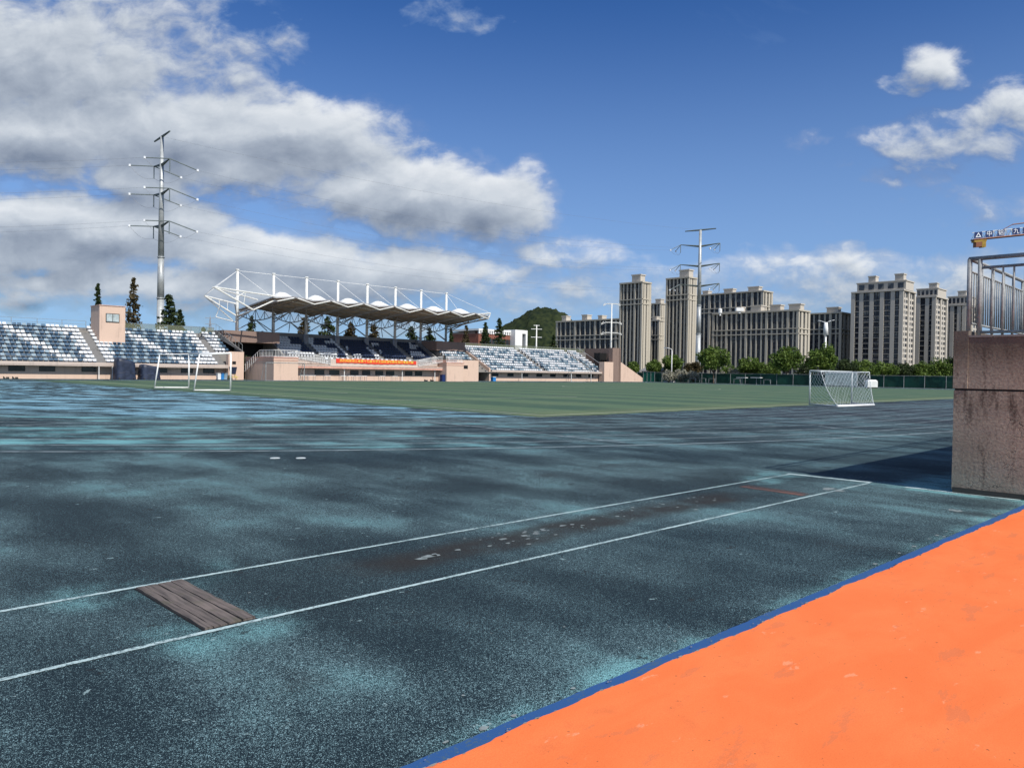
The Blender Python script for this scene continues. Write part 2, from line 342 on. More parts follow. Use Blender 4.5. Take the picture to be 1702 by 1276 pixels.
def wall_concrete():
    mt, N, b = new_mat('cracked_wall_render'); p = objco(N)
    sp = N.n('ShaderNodeSeparateXYZ'); N.put(sp.inputs[0], p); Z = sp.outputs[2]; YY = sp.outputs[1]
    pv = N.vec('MULTIPLY', p, (2.2, 2.2, .34))
    n = N.noise(p, 2.2, 6, .6); g = N.noise(p, 30, 4, .6); st = N.noise(pv, 4.2, 6, .62, .3)
    col = N.mix(N.step(n, .3, .7), (.32, .270, .203), (.44, .38, .292))
    col = N.mix(N.math('MULTIPLY', N.step(g, .38, .62), .45), col, (.20, .165, .135))
    band = N.noise(N.vec('MULTIPLY', p, (.3, 1., 14)), 1., 3)
    col = N.mix(N.math('MULTIPLY', N.step(band, .45, .65), .18), col, (.34, .30, .27))
    # rain streaks running down from the coping, strongest at the top and under the groove
    top = N.math('MAXIMUM', N.step(Z, 1.35, 2.05), N.math('MULTIPLY', N.step(Z, .7, 1.4), N.step(Z, 1.415, 1.40)))
    dk = N.math('MULTIPLY', N.step(N.math('ADD', N.math('MULTIPLY', st, .75), N.math('ADD', N.math('MULTIPLY', g, .25), N.math('MULTIPLY', top, .10))), .52, .74), .80)
    col = N.mix(dk, col, (.055, .038, .030))
    wb = N.math('ADD', YY, N.math('MULTIPLY', N.math('SUBTRACT', n, .5), .25))      # broad damp wash below the coping
    wash = N.math('MAXIMUM', N.step(wb, 2.62, 2.50), N.math('MULTIPLY', N.step(wb, 3.02, 2.93), N.step(wb, 2.80, 2.88)))
    wash = N.math('MULTIPLY', N.math('MULTIPLY', wash, N.step(N.math('ADD', Z, N.math('MULTIPLY', n, .5)), 1.75, 2.3)), N.step(Z, 1.42, 1.43))
    col = N.mix(N.math('MULTIPLY', wash, .72), col, (.075, .056, .044))
    col = N.mix(N.math('MULTIPLY', N.step(N.math('ADD', Z, N.math('MULTIPLY', st, .35)), 2.12, 2.32), .6), col, (.16, .135, .115))
    # crazing cracks low on the wall
    vo = N.n('ShaderNodeTexVoronoi', feature='DISTANCE_TO_EDGE'); vo.inputs['Scale'].default_value = 6.0
    wv = N.n('ShaderNodeTexNoise'); wv.inputs['Scale'].default_value = 5.; wv.inputs['Detail'].default_value = 4
    N.put(wv.inputs['Vector'], p)
    N.put(vo.inputs['Vector'], N.vec('ADD', N.vec('MULTIPLY', p, (1, 1, 1.7)), N.vec('MULTIPLY', wv.outputs['Color'], (.30, .30, .30))))
    ck = N.math('MULTIPLY', N.step(vo.outputs['Distance'], .006, .022, 1., 0.), N.step(N.noise(p, 1.7, 3), .44, .56))
    ck = N.math('MULTIPLY', ck, N.step(Z, 1.36, 1.0))
    col = N.mix(N.math('MULTIPLY', ck, .85), col, (.06, .05, .045))
    N.put(b.inputs['Base Color'], col); b.inputs['Roughness'].default_value = .9; b.inputs['Specular IOR Level'].default_value = .2
    bp = N.n('ShaderNodeBump'); bp.inputs['Strength'].default_value = .5; bp.inputs['Distance'].default_value = .01
    N.put(bp.inputs['Height'], N.math('SUBTRACT', g, ck)); N.put(b.inputs['Normal'], bp.outputs[0])
    return mt
def board_wood():
    mt, N, b = new_mat('weathered_board'); p = objco(N)
    g = N.noise(N.vec('MULTIPLY', p, (40, 2.2, 1)), 1., 6, .65); l = N.noise(p, 7, 4, .6); q2 = N.noise(p, 2.4, 3)
    col = N.mix(N.step(g, .3, .7), (.045, .038, .034), (.17, .14, .125))
    col = N.mix(N.math('MULTIPLY', N.step(l, .52, .66), .6), col, (.085, .08, .05))
    col = N.mix(N.math('MULTIPLY', N.step(q2, .5, .7), .5), col, (.20, .16, .14))
    N.put(b.inputs['Base Color'], col); b.inputs['Roughness'].default_value = .85
    bp = N.n('ShaderNodeBump'); bp.inputs['Strength'].default_value = .7; bp.inputs['Distance'].default_value = .006
    N.put(bp.inputs['Height'], g); N.put(b.inputs['Normal'], bp.outputs[0])
    return mt
def forest():
    mt, N, b = new_mat('hill_forest'); p = objco(N)
    vo = N.n('ShaderNodeTexVoronoi'); vo.inputs['Scale'].default_value = .16; N.put(vo.inputs['Vector'], p)
    f = N.math('ADD', N.math('MULTIPLY', N.noise(p, .03, 4), .6), N.math('MULTIPLY', vo.outputs['Distance'], .4))
    N.put(b.inputs['Base Color'], N.mix(N.step(f, .3, .7), (.010, .018, .010), (.032, .042, .016))); b.inputs['Roughness'].default_value = .9
    b.inputs['Specular IOR Level'].default_value = .1
    return mt
def earth():
    mt, N, b = new_mat('far_ground'); p = objco(N)
    N.put(b.inputs['Base Color'], N.mix(N.step(N.noise(p, .05, 5), .4, .6), (.07, .085, .05), (.15, .14, .11))); b.inputs['Roughness'].default_value = .95
    return mt
M['rubber'] = rubber(); M['orange'] = orange(); M['turf'] = turf(); M['wall'] = wall_concrete(); M['wood'] = board_wood()
M['forest'] = forest(); M['earth'] = earth()
M['line'] = worn_line('runway_line_paint', (.42, .54, .55), (.06, .11, .125), .38, .53)
M['lane'] = worn_line('lane_line_paint', (.42, .49, .51), (.05, .07, .085), .40, .56)
M['pitchline'] = worn_line('pitch_line_paint', (.42, .45, .34), (.14, .18, .11), .30, .55)
M['kerbblue'] = worn_line('blue_edge_paint', (.026, .085, .235), (.055, .105, .165), .41, .47)
M['chip'] = plain('pale_chips', (.20, .235, .235), .8, .2, 20)
M['chip2'] = plain('dull_white_paint', (.48, .52, .52), .7, .25, 30)
M['rust'] = worn_line('red_board_paint', (.16, .085, .07), (.05, .045, .045), .42, .55)
M['net'] = meshy('goal_netting', (.62, .64, .60), .13, .075, .075)
M['wiremesh'] = meshy('green_wire_mesh', (.17, .19, .12), .34, .10, .10)

# ------------------------------------------------------------------ mesh helpers
class MB:
    def __init__(s): s.v = []; s.f = []; s.mi = []; s.cur = 0
    def add(s, vs_, fs):
        o = len(s.v); s.v += [tuple(x) for x in vs_]
        for q in fs: s.f.append(tuple(o+i for i in q)); s.mi.append(s.cur)
    def box(s, x0, x1, y0, y1, z0, z1):
        s.add([(x0,y0,z0),(x1,y0,z0),(x1,y1,z0),(x0,y1,z0),(x0,y0,z1),(x1,y0,z1),(x1,y1,z1),(x0,y1,z1)],
              [(0,3,2,1),(4,5,6,7),(0,1,5,4),(1,2,6,5),(2,3,7,6),(3,0,4,7)]); return s
    def quad(s, *p): s.add(p, [tuple(range(len(p)))]); return s
    def bar(s, p, q, r, n=6, r2=None, caps=True):
        p, q = Vector(p), Vector(q); r2 = r if r2 is None else r2
        d = (q-p)
        if d.length < 1e-6: return s
        d.normalize(); a = d.orthogonal().normalized(); b = d.cross(a)
        vs_ = []
        for c, rr in ((p, r), (q, r2)):
            for k in range(n):
                t = 2*math.pi*k/n; vs_.append(c+a*(math.cos(t)*rr)+b*(math.sin(t)*rr))
        fs = [(k, (k+1) % n, n+(k+1) % n, n+k) for k in range(n)]
        if caps: fs += [tuple(range(n-1, -1, -1)), tuple(range(n, 2*n))]
        s.add(vs_, fs); return s
    def path(s, pts, r, n=6):
        for a, b in zip(pts, pts[1:]): s.bar(a, b, r, n)
        return s
    def prism(s, prof, x0, x1):              # (y,z) outline extruded along X
        n = len(prof)
        s.add([(x0, y, z) for y, z in prof]+[(x1, y, z) for y, z in prof],
              [tuple(range(n)), tuple(range(2*n-1, n-1, -1))]+[(i, n+i, n+(i+1) % n, (i+1) % n) for i in range(n)]); return s
    def build(s, name, mats, parent=None, smooth=False):
        mats = mats if isinstance(mats, (list, tuple)) else [mats]
        me = bpy.data.meshes.new(name); org = WL.get(parent, Vector((0, 0, 0))) if parent is not None else Vector((0, 0, 0))
        me.from_pydata([(x-org.x, y-org.y, z-org.z) for x, y, z in s.v], [], s.f); me.update()
        for q in mats: me.materials.append(M[q])
        if len(mats) > 1: me.polygons.foreach_set('material_index', s.mi)
        if smooth: me.polygons.foreach_set('use_smooth', [True]*len(me.polygons))
        o = bpy.data.objects.new(name, me); COL.objects.link(o)
        if parent is not None: o.parent = parent; WL[o] = org
        return o
WL = {}
def thing(name, label, cat, loc, group=None):
    o = bpy.data.objects.new(name, None); o.empty_display_size = .2; COL.objects.link(o); o.location = loc
    WL[o] = Vector(loc); o['label'] = label; o['category'] = cat
    if group: o['group'] = group
    return o
def tag(o, label, cat, group=None):
    o['label'] = label; o['category'] = cat
    if group: o['group'] = group
    return o
def struct(o, kind='structure'): o['kind'] = kind; return o
def recentre(o):                               # moves a single-mesh thing's origin to its base
    me = o.data; c = np.empty(len(me.vertices)*3); me.vertices.foreach_get('co', c); c = c.reshape(-1, 3)
    b = np.array([(c[:, 0].min()+c[:, 0].max())/2, (c[:, 1].min()+c[:, 1].max())/2, c[:, 2].min()])
    me.vertices.foreach_set('co', (c-b).ravel()); me.update(); o.location = b; return o

# ------------------------------------------------------------------ ground
struct(MB().quad((-3000,-3000,0),(3000,-3000,0),(3000,3000,0),(-3000,3000,0)).build('ground', 'earth'))
struct(MB().quad((-70,-12,.004),(141,-12,.004),(141,104,.004),(-70,104,.004)).build('track', 'rubber'))
rj = random.Random(11)
rim = [(19.4+.5*i+rj.uniform(-.1, .1), 18.0+rj.uniform(-.10, .10)+.08*math.sin(i*.7)) for i in range(218)]+[(128, 87.4)]+[(19.4+rj.uniform(-.12, .12), 87.4-.5*i) for i in range(139)]
struct(MB().quad(*[(x, y, .008) for x, y in rim]).build('pitch', 'turf'))
def edge_line(c0, c1, x0, x1, n, j):
    return [(x0+(x1-x0)*i/n, c0+c1*(x0+(x1-x0)*i/n)+random.uniform(-j, j)) for i in range(n+1)]
bl_in = edge_line(2.405, -.0243, -4, 11.6, 420, .0035); bl_out = edge_line(2.328, -.0268, -4, 11.6, 420, .004)
bl_out = [(x, y+.010*math.sin(x*4.1)*math.sin(x*1.7+1)+.006*math.sin(x*11.3)) for x, y in bl_out]
mb = MB()
for (a, b), (c, d) in zip(zip(bl_in, bl_in[1:]), zip(bl_out, bl_out[1:])):
    mb.quad((c[0], c[1]-.02, .0082), (d[0], d[1]-.02, .0082), (b[0], b[1], .0082), (a[0], a[1], .0082))
struct(mb.build('edge_strip', 'kerbblue'))
mb = MB()
for a, b in zip(bl_out, bl_out[1:]):
    mb.quad((a[0], -9, .018), (b[0], -9, .018), (b[0], b[1], .018), (a[0], a[1], .018))
    mb.quad((a[0], a[1], .018), (b[0], b[1], .018), (b[0], b[1]+.004, .0084), (a[0], a[1]+.004, .0084))
struct(mb.build('orange_path', 'orange'))

def strip(mb, pts, wd, z, jit=0.):
    n = len(pts); L = []
    for i in range(n):
        a = Vector(pts[max(0, i-1)]); b = Vector(pts[min(n-1, i+1)]); t = (b-a).normalized(); nr = Vector((-t.y, t.x))
        p = Vector(pts[i]); k = wd/2
        L.append((p+nr*(k+random.uniform(-jit, jit)), p-nr*(k+random.uniform(-jit, jit))))
    for (a, b), (c, d) in zip(L, L[1:]): mb.quad((b.x,b.y,z),(d.x,d.y,z),(c.x,c.y,z),(a.x,a.y,z))
def seg(a, b, n): return [(a[0]+(b[0]-a[0])*i/n, a[1]+(b[1]-a[1])*i/n) for i in range(n+1)]
mb = MB()
strip(mb, seg((-6, 5.56), (1.86, 5.585), 240), .040, .0085, .004); strip(mb, seg((1.86, 5.585), (2.2, 5.575), 14), .040, .0085, .004)
strip(mb, seg((2.2, 5.575), (11.6, 5.37), 400), .038, .0085, .004)
strip(mb, seg((-6, 4.345), (2.2, 4.365), 240), .040, .0085, .004); strip(mb, seg((2.2, 4.365), (11.65, 4.15), 400), .038, .0085, .004)
struct(mb.build('runway_lines', 'line'))
mb = MB(); strip(mb, seg((11.68, 5.42), (11.72, 4.15), 24), .11, .0089, .015)
strip(mb, seg((11.62, 3.65), (11.60, 2.25), 24), .10, .0089, .02)
struct(mb.build('pit_edge_marking', 'line'))
mb = MB(); strip(mb, seg((9.80, 5.22), (9.72, 4.28), 20), .15, .0087, .006); strip(mb, seg((9.95, 5.22), (9.87, 4.28), 20), .04, .0088, .004)
struct(mb.build('far_board_marking', ['rust']))
mb = MB()
for k in range(9):
    r = 36.55+1.22*k; wd = .055 if k < 8 else .075; pts = []
    for i in range(121):
        t = math.pi*.5+math.pi*i/120; pts.append((31.3+r*math.cos(t), 52.6+r*math.sin(t)))
    strip(mb, pts, wd, .0085, .0); strip(mb, seg((31.3, 52.6-r), (125, 52.6-r), 60), wd, .0085); strip(mb, seg((31.3, 52.6+r), (125, 52.6+r), 60), wd, .0085)
strip(mb, seg((14.7, 19.1), (13.95, 10.3), 20), .06, .0089)
strip(mb, seg((15.1, 19.6), (15.7, 17.2), 6), .05, .0089)
for (x, y, dx, dy, l) in [(7.5,17.5,.9,.3,1.2),(9,19,.9,.35,1.6),(19.5,12.4,.4,.8,1.),(18.2,10.4,.3,.9,.9),(23.5,9.4,.5,.7,1.1),(10.6,21.5,.2,1,.9),(4.5,22.5,.9,.2,1.8),(27.,11.2,.5,.8,1.2)]:
    strip(mb, seg((x, y), (x+dx*l, y+dy*l), 3), .06, .0090)
# faded curved guide line sweeping through the D
strip(mb, [(20.0-1.2*math.sin(t*1.5)*6, 20+28*t) for t in [i/30 for i in range(31)]], .09, .0091)
struct(mb.build('lane_lines', 'lane'))
mb = MB(); z = .0125
strip(mb, seg((20.4, 18.7), (23.6, 86.4), 60), .12, z); strip(mb, seg((20.4, 18.7), (127, 18.7), 60), .12, z+.0004); strip(mb, seg((23.6, 86.4), (127, 86.4), 60), .12, z+.0004)
strip(mb, seg((22.0, 32.4), (38.5, 32.4), 20), .12, z); strip(mb, seg((38.5, 32.4), (38.5, 72.8), 30), .12, z+.0008); strip(mb, seg((23.2, 72.8), (38.5, 72.8), 20), .12, z)
strip(mb, seg((22.2, 43.5), (28, 43.5), 10), .12, z); strip(mb, seg((28, 43.5), (28, 61.8), 20), .12, z+.0008)
strip(mb, seg((74, 18.8), (74, 86), 40), .12, z); strip(mb, [(74+9.15*math.cos(t), 52.6+9.15*math.sin(t)) for t in [i*math.pi/24 for i in range(49)]], .12, z+.0012)
struct(mb.build('pitch_lines', 'pitchline'))
# flakes of pale paint and scraps on the runway
mb = MB(); rg = random.Random(3)
def flake(x, y, s, asp=1.):
    n = rg.randint(5, 7); a0 = rg.random()*6
    mb.add([(x+math.cos(a0+6.283*k/n)*s*rg.uniform(.5, 1.2)*asp, y+math.sin(a0+6.283*k/n)*s*rg.uniform(.5, 1.1), .0088) for k in range(n)], [tuple(range(n))])
for i in range(34): flake(rg.uniform(4.0, 8.6), rg.gauss(5.0, .16), rg.uniform(.010, .030), 1.3)
for i in range(14): g = rg.uniform(4.6, 6.2); flake(g, rg.gauss(5.02, .10), rg.uniform(.012, .04), 1.4)
for i in range(46): flake(rg.uniform(-1, 11), rg.uniform(2.5, 9), rg.uniform(.005, .014))
for i in range(26): g = rg.uniform(1, 11); flake(g, 2.42-.024*g+rg.uniform(-.01, .1), rg.uniform(.006, .026), 1.5)
for (px, py, s) in [(713,926,.055),(702,929,.05),(725,924,.045),(1592,850,.06),(1582,848,.05),(1378,813,.10),(1395,816,.08)]:
    p = ground_at(px, py); flake(p.x, p.y, s, 1.4)
struct(mb.build('paint_flakes', 'chip'), 'stuff')
for px, lab in ((457, 'left one of two white painted dots on the dark track beyond the runway'), (500, 'right one of two white painted dots on the dark track beyond the runway')):
    p = ground_at(px, 761.5); mb = MB()
    mb.add([(math.cos(t)*.085, math.sin(t)*.085, 0) for t in [k*math.pi/8 for k in range(16)]]+[(math.cos(t)*.08, math.sin(t)*.08, .006) for t in [k*math.pi/8 for k in range(16)]],
           [tuple(range(16, 32))]+[(k, (k+1) % 16, 16+(k+1) % 16, 16+k) for k in range(16)])
    o = mb.build('marker_disc', 'chip2'); o.location = (p.x, p.y, .0045); tag(o, lab, 'marker', 'white dots on the track')

mb = MB()                                              # grit and torn bits along the edge of the orange coating
for i in range(150):
    q = bl_out[rg.randint(40, 419)]; flake(q[0], q[1]+rg.uniform(-.006, .004), rg.uniform(.003, .011), 2.2)
for i in range(60):
    x_ = rg.uniform(.5, 11); flake(x_, 2.36-.0255*x_+rg.uniform(-.03, .03), rg.uniform(.002, .006), 1.6)
mb.v = [(a, b, .0192) for a, b, c in mb.v]
struct(mb.build('edge_grit', 'concrete'), 'stuff')
# take-off board
t = thing('takeoff_board', 'weathered grey timber take-off board let into the runway in the foreground', 'take-off board', (2.03, 4.98, .004))
xs = [1.875, 1.93, 2.02, 2.11, 2.195]
for i in range(4):
    mb = MB(); y0 = 4.40+rg.uniform(0, .01); y1 = 5.545-rg.uniform(0, .012)
    g = .004; a, b = xs[i]+g, xs[i+1]-g; h = .016+rg.uniform(-.003, .004)
    n = 14; top = []
    for k in range(n+1):
        yy = y0+(y1-y0)*k/n; top.append((a+rg.uniform(-.003, .003), b+rg.uniform(-.003, .003), yy, h+rg.uniform(-.002, .002)))
    for p, q in zip(top, top[1:]):
        mb.quad((p[0],p[2],p[3]),(p[1],p[2],p[3]),(q[1],q[2],q[3]),(q[0],q[2],q[3]))
        mb.quad((p[0],p[2],.004),(p[0],p[2],p[3]),(q[0],q[2],q[3]),(q[0],q[2],.004)); mb.quad((p[1],p[2],p[3]),(p[1],p[2],.004),(q[1],q[2],.004),(q[1],q[2],q[3]))
    mb.quad((a,y0,.004),(b,y0,.004),(b,y0,h),(a,y0,h)); mb.quad((b,y1,.004),(a,y1,.004),(a,y1,h),(b,y1,h))
    mb.build('plank', 'wood', t)
MB().box(1.868, 2.202, 4.393, 5.553, .0045, .0075).build('recess', 'dark', t)

# ------------------------------------------------------------------ wall at the right with its railing
t = thing('concrete_wall', 'tall stained and cracked pinkish concrete wall end beside the orange path', 'wall', (11.65, 3.07, 0))
mb = MB(); mb.box(11.65, 42, -10, 3.07, .05, 1.405); mb.build('lower_wall', 'wall', t)
mb = MB(); mb.box(11.665, 42, -10, 3.06, 1.405, 1.432); mb.build('groove', 'dark', t)
mb = MB(); mb.box(11.65, 42, -10, 2.905, 1.432, 2.125); mb.build('upper_wall', 'wall', t)
mb = MB(); mb.box(11.64, 42, 2.905, 3.08, 1.432, 2.215); mb.build('corner_kerb', 'wall', t)
mb = MB()
yy = 2.90
while yy > -10:
    l = rg.uniform(.25, .5); h = rg.uniform(.012, .035); mb.box(11.63+rg.uniform(0, .012), 12.3, yy-l+.012, yy, 2.1255, 2.1255+h); yy -= l
mb.build('coping', 'concrete', t)
mb = MB()
yy = 3.05
while yy > -10:
    l = rg.uniform(.12, .4); d = rg.uniform(.0, .03); mb.box(11.63-d, 11.80, yy-l, yy, .0095, .075+rg.uniform(-.02, .02)); yy -= l*.98
mb.build('base_joint', 'frame', t)
t = thing('steel_railing', 'galvanised tube railing with upright bars on top of the stained wall', 'railing', (11.80, 2.83, 2.13))
RX, RY = 11.80, 2.93; RB = 2.13
mb = MB(); mb.bar((RX, RY+.03, 3.205), (RX, -9.9, 3.205), .029, 12); mb.bar((RX, 2.95, 3.205), (41, 2.95, 3.205), .026, 12); mb.build('top_rail', 'galv', t, True)
mb = MB(); mb.bar((RX, 2.80, 3.075), (RX, -9.9, 3.075), .020, 10); mb.build('middle_rail', 'galv', t, True)
mb = MB(); mb.bar((RX, 2.80, 2.20), (RX, -9.9, 2.20), .020, 10); mb.build('bottom_rail', 'galv', t, True)
mb = MB(); mb.bar((RX, 2.95, 3.04), (41, 2.95, 3.04), .016, 8); mb.build('side_rail', 'galv', t, True)
mb = MB(); mb.bar((RX, 2.95, 2.33), (41, 2.95, 2.33), .016, 8); mb.build('side_bottom_rail', 'galv', t, True)
mb = MB(); mb.bar((RX, 2.95, 2.13), (RX, 2.95, 3.2), .030, 12); mb.build('corner_post', 'galv', t, True)
mb = MB(); mb.bar((RX, 2.825, 2.13), (RX, 2.825, 3.2), .027, 12); mb.build('post', 'galv', t, True)
k = 0; yy = 2.68
while yy > 0.5:
    mb = MB(); big = (k % 8 == 7)
    mb.bar((RX, yy, 2.13 if big else 2.2), (RX, yy, 3.2 if big else 3.075), .024 if big else .013, 8); mb.build('post' if big else 'bar', 'galv', t, True); yy -= .125; k += 1
k = 0; xx = 11.92
while xx < 20.5:
    big = (k % 5 == 4); mb = MB(); mb.bar((xx, 2.95, 2.13 if big else 2.33), (xx, 2.95, 3.2 if big else 3.04), .020 if big else .011, 8); mb.build('post' if big else 'bar', 'galv', t, True); xx += .125; k += 1

# ------------------------------------------------------------------ stands
seat_bm = MB()
seat_bm.box(-.20, .20, -.19, .17, .36, .40); seat_bm.add([(-.20,.15,.40),(.20,.15,.40),(.20,.20,.40),(-.20,.20,.40),(-.19,.22,.66),(.19,.22,.66),(.19,.26,.66),(-.19,.26,.66)],
              [(0,3,2,1),(4,5,6,7),(0,1,5,4),(1,2,6,5),(2,3,7,6),(3,0,4,7)]); seat_bm.box(-.15, .15, -.02, .12, .0, .36)
SEATV, SEATF = seat_bm.v[:], seat_bm.f[:]
seat_mesh = {}
for kk in ('seatwhite', 'seatblue', 'seatpale', 'seatnavy'):
    q = MB(); q.v = SEATV[:]; q.f = SEATF[:]; q.mi = [0]*len(q.f); o = q.build('seat', kk); seat_mesh[kk] = o.data; bpy.data.objects.remove(o)
SEATLAB = {'seatwhite': 'white plastic seat', 'seatblue': 'blue plastic seat', 'seatpale': 'faded blue plastic seat', 'seatnavy': 'navy plastic seat'}
def put_seats(root, seats):
    seats = sorted(seats, key=lambda s: (Vector(s[0])-EYE).length)
    keys = ['seatwhite', 'seatblue', 'seatpale', 'seatnavy']; rest = MB()
    for i, (p, kk) in enumerate(seats):
        if i < 96:
            o = bpy.data.objects.new('seat', seat_mesh[kk]); COL.objects.link(o); o.parent = root; o.location = Vector(p)-WL[root]; o['label'] = SEATLAB[kk]
        else:
            rest.cur = keys.index(kk); rest.add([(x+p[0], y+p[1], z_+p[2]) for x, y, z_ in SEATV], SEATF)
    o = rest.build('seats', keys, root); o['kind'] = 'stuff'
def tri(c, per): k = c % per; return min(k, per-k)
def open_stand(root, x0, x1, aisles, pattern, nrow=10, Y0=97.15, z0=1.72, dz=.465, dy=.85, skip=None):
    # stepped concrete deck
    prof = [(Y0-.25, z0-.10), (Y0-.25, z0)]
    for i in range(nrow):
        prof += [(Y0+dy*i, z0+dz*i), (Y0+dy*(i+1), z0+dz*i)]
        if i < nrow-1: prof[-1] = (Y0+dy*(i+1), z0+dz*i)
    prof2 = []
    for i in range(nrow): prof2 += [(Y0+dy*i, z0+dz*i), (Y0+dy*(i+1), z0+dz*i)]
    prof2 = [(Y0-.25, z0)]+prof2+[(Y0+dy*nrow, z0-.3), (Y0-.25, z0-.10)]
    mb = MB(); mb.prism(prof2, x0, x1); mb.build('terrace', 'concrete', root)
    # aisle steps, two to each row
    for a, b in aisles:
        pf = []
        for i in range(nrow-1): pf += [(Y0+dy*i-.003, z0+dz*i+.004), (Y0+dy*(i+.5), z0+dz*i+.004), (Y0+dy*(i+.5), z0+dz*(i+.5)), (Y0+dy*(i+1)-.003, z0+dz*(i+.5))]
        pf += [(Y0+dy*(nrow-1), z0-.2), (Y0, z0-.2)]
        mb = MB(); mb.prism(pf, a+.12, b-.12); mb.build('aisle_steps', 'greywall', root)
    seats = []
    for i in range(nrow):
        c = 0; x = x0+.3
        while x < x1-.25:
            if not any(a-.05 < x < b+.05 for a, b in aisles) and not (skip and skip(x, i)):
                seats.append(((x, Y0+dy*i+.42, z0+dz*i), pattern(x, c, i)))
            x += .50; c += 1
    put_seats(root, seats)
def front_wall(root, x0, x1, wins, Yw=97.85, zt=1.62, posts=()):
    mb = MB(); mb.box(x0, x1, Yw, Yw+.25, 0, zt); mb.build('front_wall', 'pink', root)
    mb = MB(); mb.box(x0, x1, 96.87, 97.14, zt+.004, zt+.33); mb.build('deck_edge', 'lip', root)
    mb = MB(); mb.box(x0, x1, 96.9, Yw+.24, zt-.12, zt+.002); mb.build('deck_slab', 'lip', root)
    for a, b in wins:
        f = MB(); f.box(a-.05, b+.05, Yw-.04, Yw-.003, .84, 1.43); fo = f.build('window', 'frame', root)
        g = MB(); g.box(a, b, Yw-.055, Yw-.042, .89, 1.38); g.build('pane', 'glass', fo)
    for xx in posts:
        MB().bar((xx, 96.95, 0), (xx, 96.95, zt-.12), .05, 8).build('downpipe', 'white', root)
def rear_fence(root, x0, x1, Y, z0, z1, mesh=True):
    n = max(2, int((x1-x0)/2.6))
    for i in range(n+1):
        xx = x0+(x1-x0)*i/n; MB().bar((xx, Y, z0), (xx, Y, z1), .03, 6).build('fence_post', 'galv', root)
    mb = MB()
    for zz in ((z1-.02, z1-.45) if not mesh else (z1-.02,)): mb.bar((x0, Y, zz), (x1, Y, zz), .018, 6)
    mb.build('fence_rail', 'galv', root)
    if mesh: MB().quad((x0, Y+.03, z0), (x1, Y+.03, z0), (x1, Y+.03, z1), (x0, Y+.03, z1)).build('fence_mesh', 'wiremesh', root)

def pat_left(x, c, i):
    r = 9-i
    d = tri(int(c*1.0)+2, 26)
    if abs(d-(r*1.15+.5)) < 1.35 or abs(d-(r*1.15+11)) < 1.3: return 'seatwhite'
    for e in (28.3, 29.7, 42.8, 44.2):
        if abs(x-e) < 1.2 and (i % 2 == 0 or abs(x-e) < .7): return 'seatwhite'
    h = (c*7+i*13) % 11
    return 'seatpale' if h < 4 else 'seatblue'
root = thing('grandstand', 'long open grandstand of blue and white seats on the left with a pink front', 'grandstand', (32, 97, 0))
open_stand(root, 8, 46.1, [(28.4, 29.75), (42.9, 44.25)], pat_left, skip=lambda x, i: (x > 44.2 and i < 4) or (29.9 < x < 33.2 and i > 5))
front_wall(root, 8, 44.1, [(10.5,12.),(13.6,15.1),(16.7,18.2),(19.75,21.25),(22.7,24.2),(27.,28.5),(31.2,32.7),(35.2,36.6),(38.4,39.8),(41.2,42.6)], posts=(28.55, 30.0))
MB().box(44.1, 46.2, 96.85, 97.6, 0, 3.72).build('end_pier', 'pink', root)
MB().box(44.12, 46.18, 97.6, 106, 0, 1.4).build('end_base', 'pink', root)
MB().box(44.6, 45.1, 96.83, 96.848, 2.05, 2.45).build('vent', 'dark', root)
MB().box(8, 46.1, 105.66, 105.9, 0, 6.32).build('rear_wall', 'greywall', root)
mb = MB(); mb.prism([(97.2, 3.7), (97.2, 3.85), (105.6, 6.9), (105.6, 6.0)], 46.1, 46.25); mb.build('side_parapet', 'concrete', root)
mb = MB()
for k in range(9): mb.bar((46.18, 97.3+k*1.03, 3.8+k*.38), (46.18, 97.3+k*1.03, 4.7+k*.38), .025, 6)
mb.bar((46.18, 97.3, 4.7), (46.18, 105.6, 7.75), .025, 6); mb.build('side_railing', 'galv', root)
rear_fence(root, 8.2, 29.6, 105.8, 6.33, 7.2, False); rear_fence(root, 33.2, 46, 105.8, 6.33, 7.25, True)
mb = MB()
for k in range(19): mb.bar((9+k*1.8, 97.0, 1.95), (9+k*1.8, 97.0, 2.5), .022, 6)
mb.bar((8.4, 97.0, 2.5), (42.8, 97.0, 2.5), .022, 6); mb.build('front_railing', 'galv', root)

# commentary booth on the left stand
t = thing('commentary_booth', 'pink box-shaped commentary booth rising above the left seats with one window', 'booth', (31.5, 102, 4.4))
mb = MB(); mb.box(30.05, 33.02, 102.0, 105.4, 4.2, 9.0); mb.build('wall', 'pink', t)
MB().box(29.98, 33.09, 101.93, 105.47, 9.003, 9.10).build('roof', 'pinktop', t)
f = MB(); f.box(30.75, 32.32, 101.93, 101.997, 7.0, 8.08); fo = f.build('window', 'frame', t)
for a, b in ((30.83, 31.50), (31.57, 32.24)): MB().box(a, b, 101.915, 101.928, 7.08, 8.0).build('pane', 'greyglass', fo)

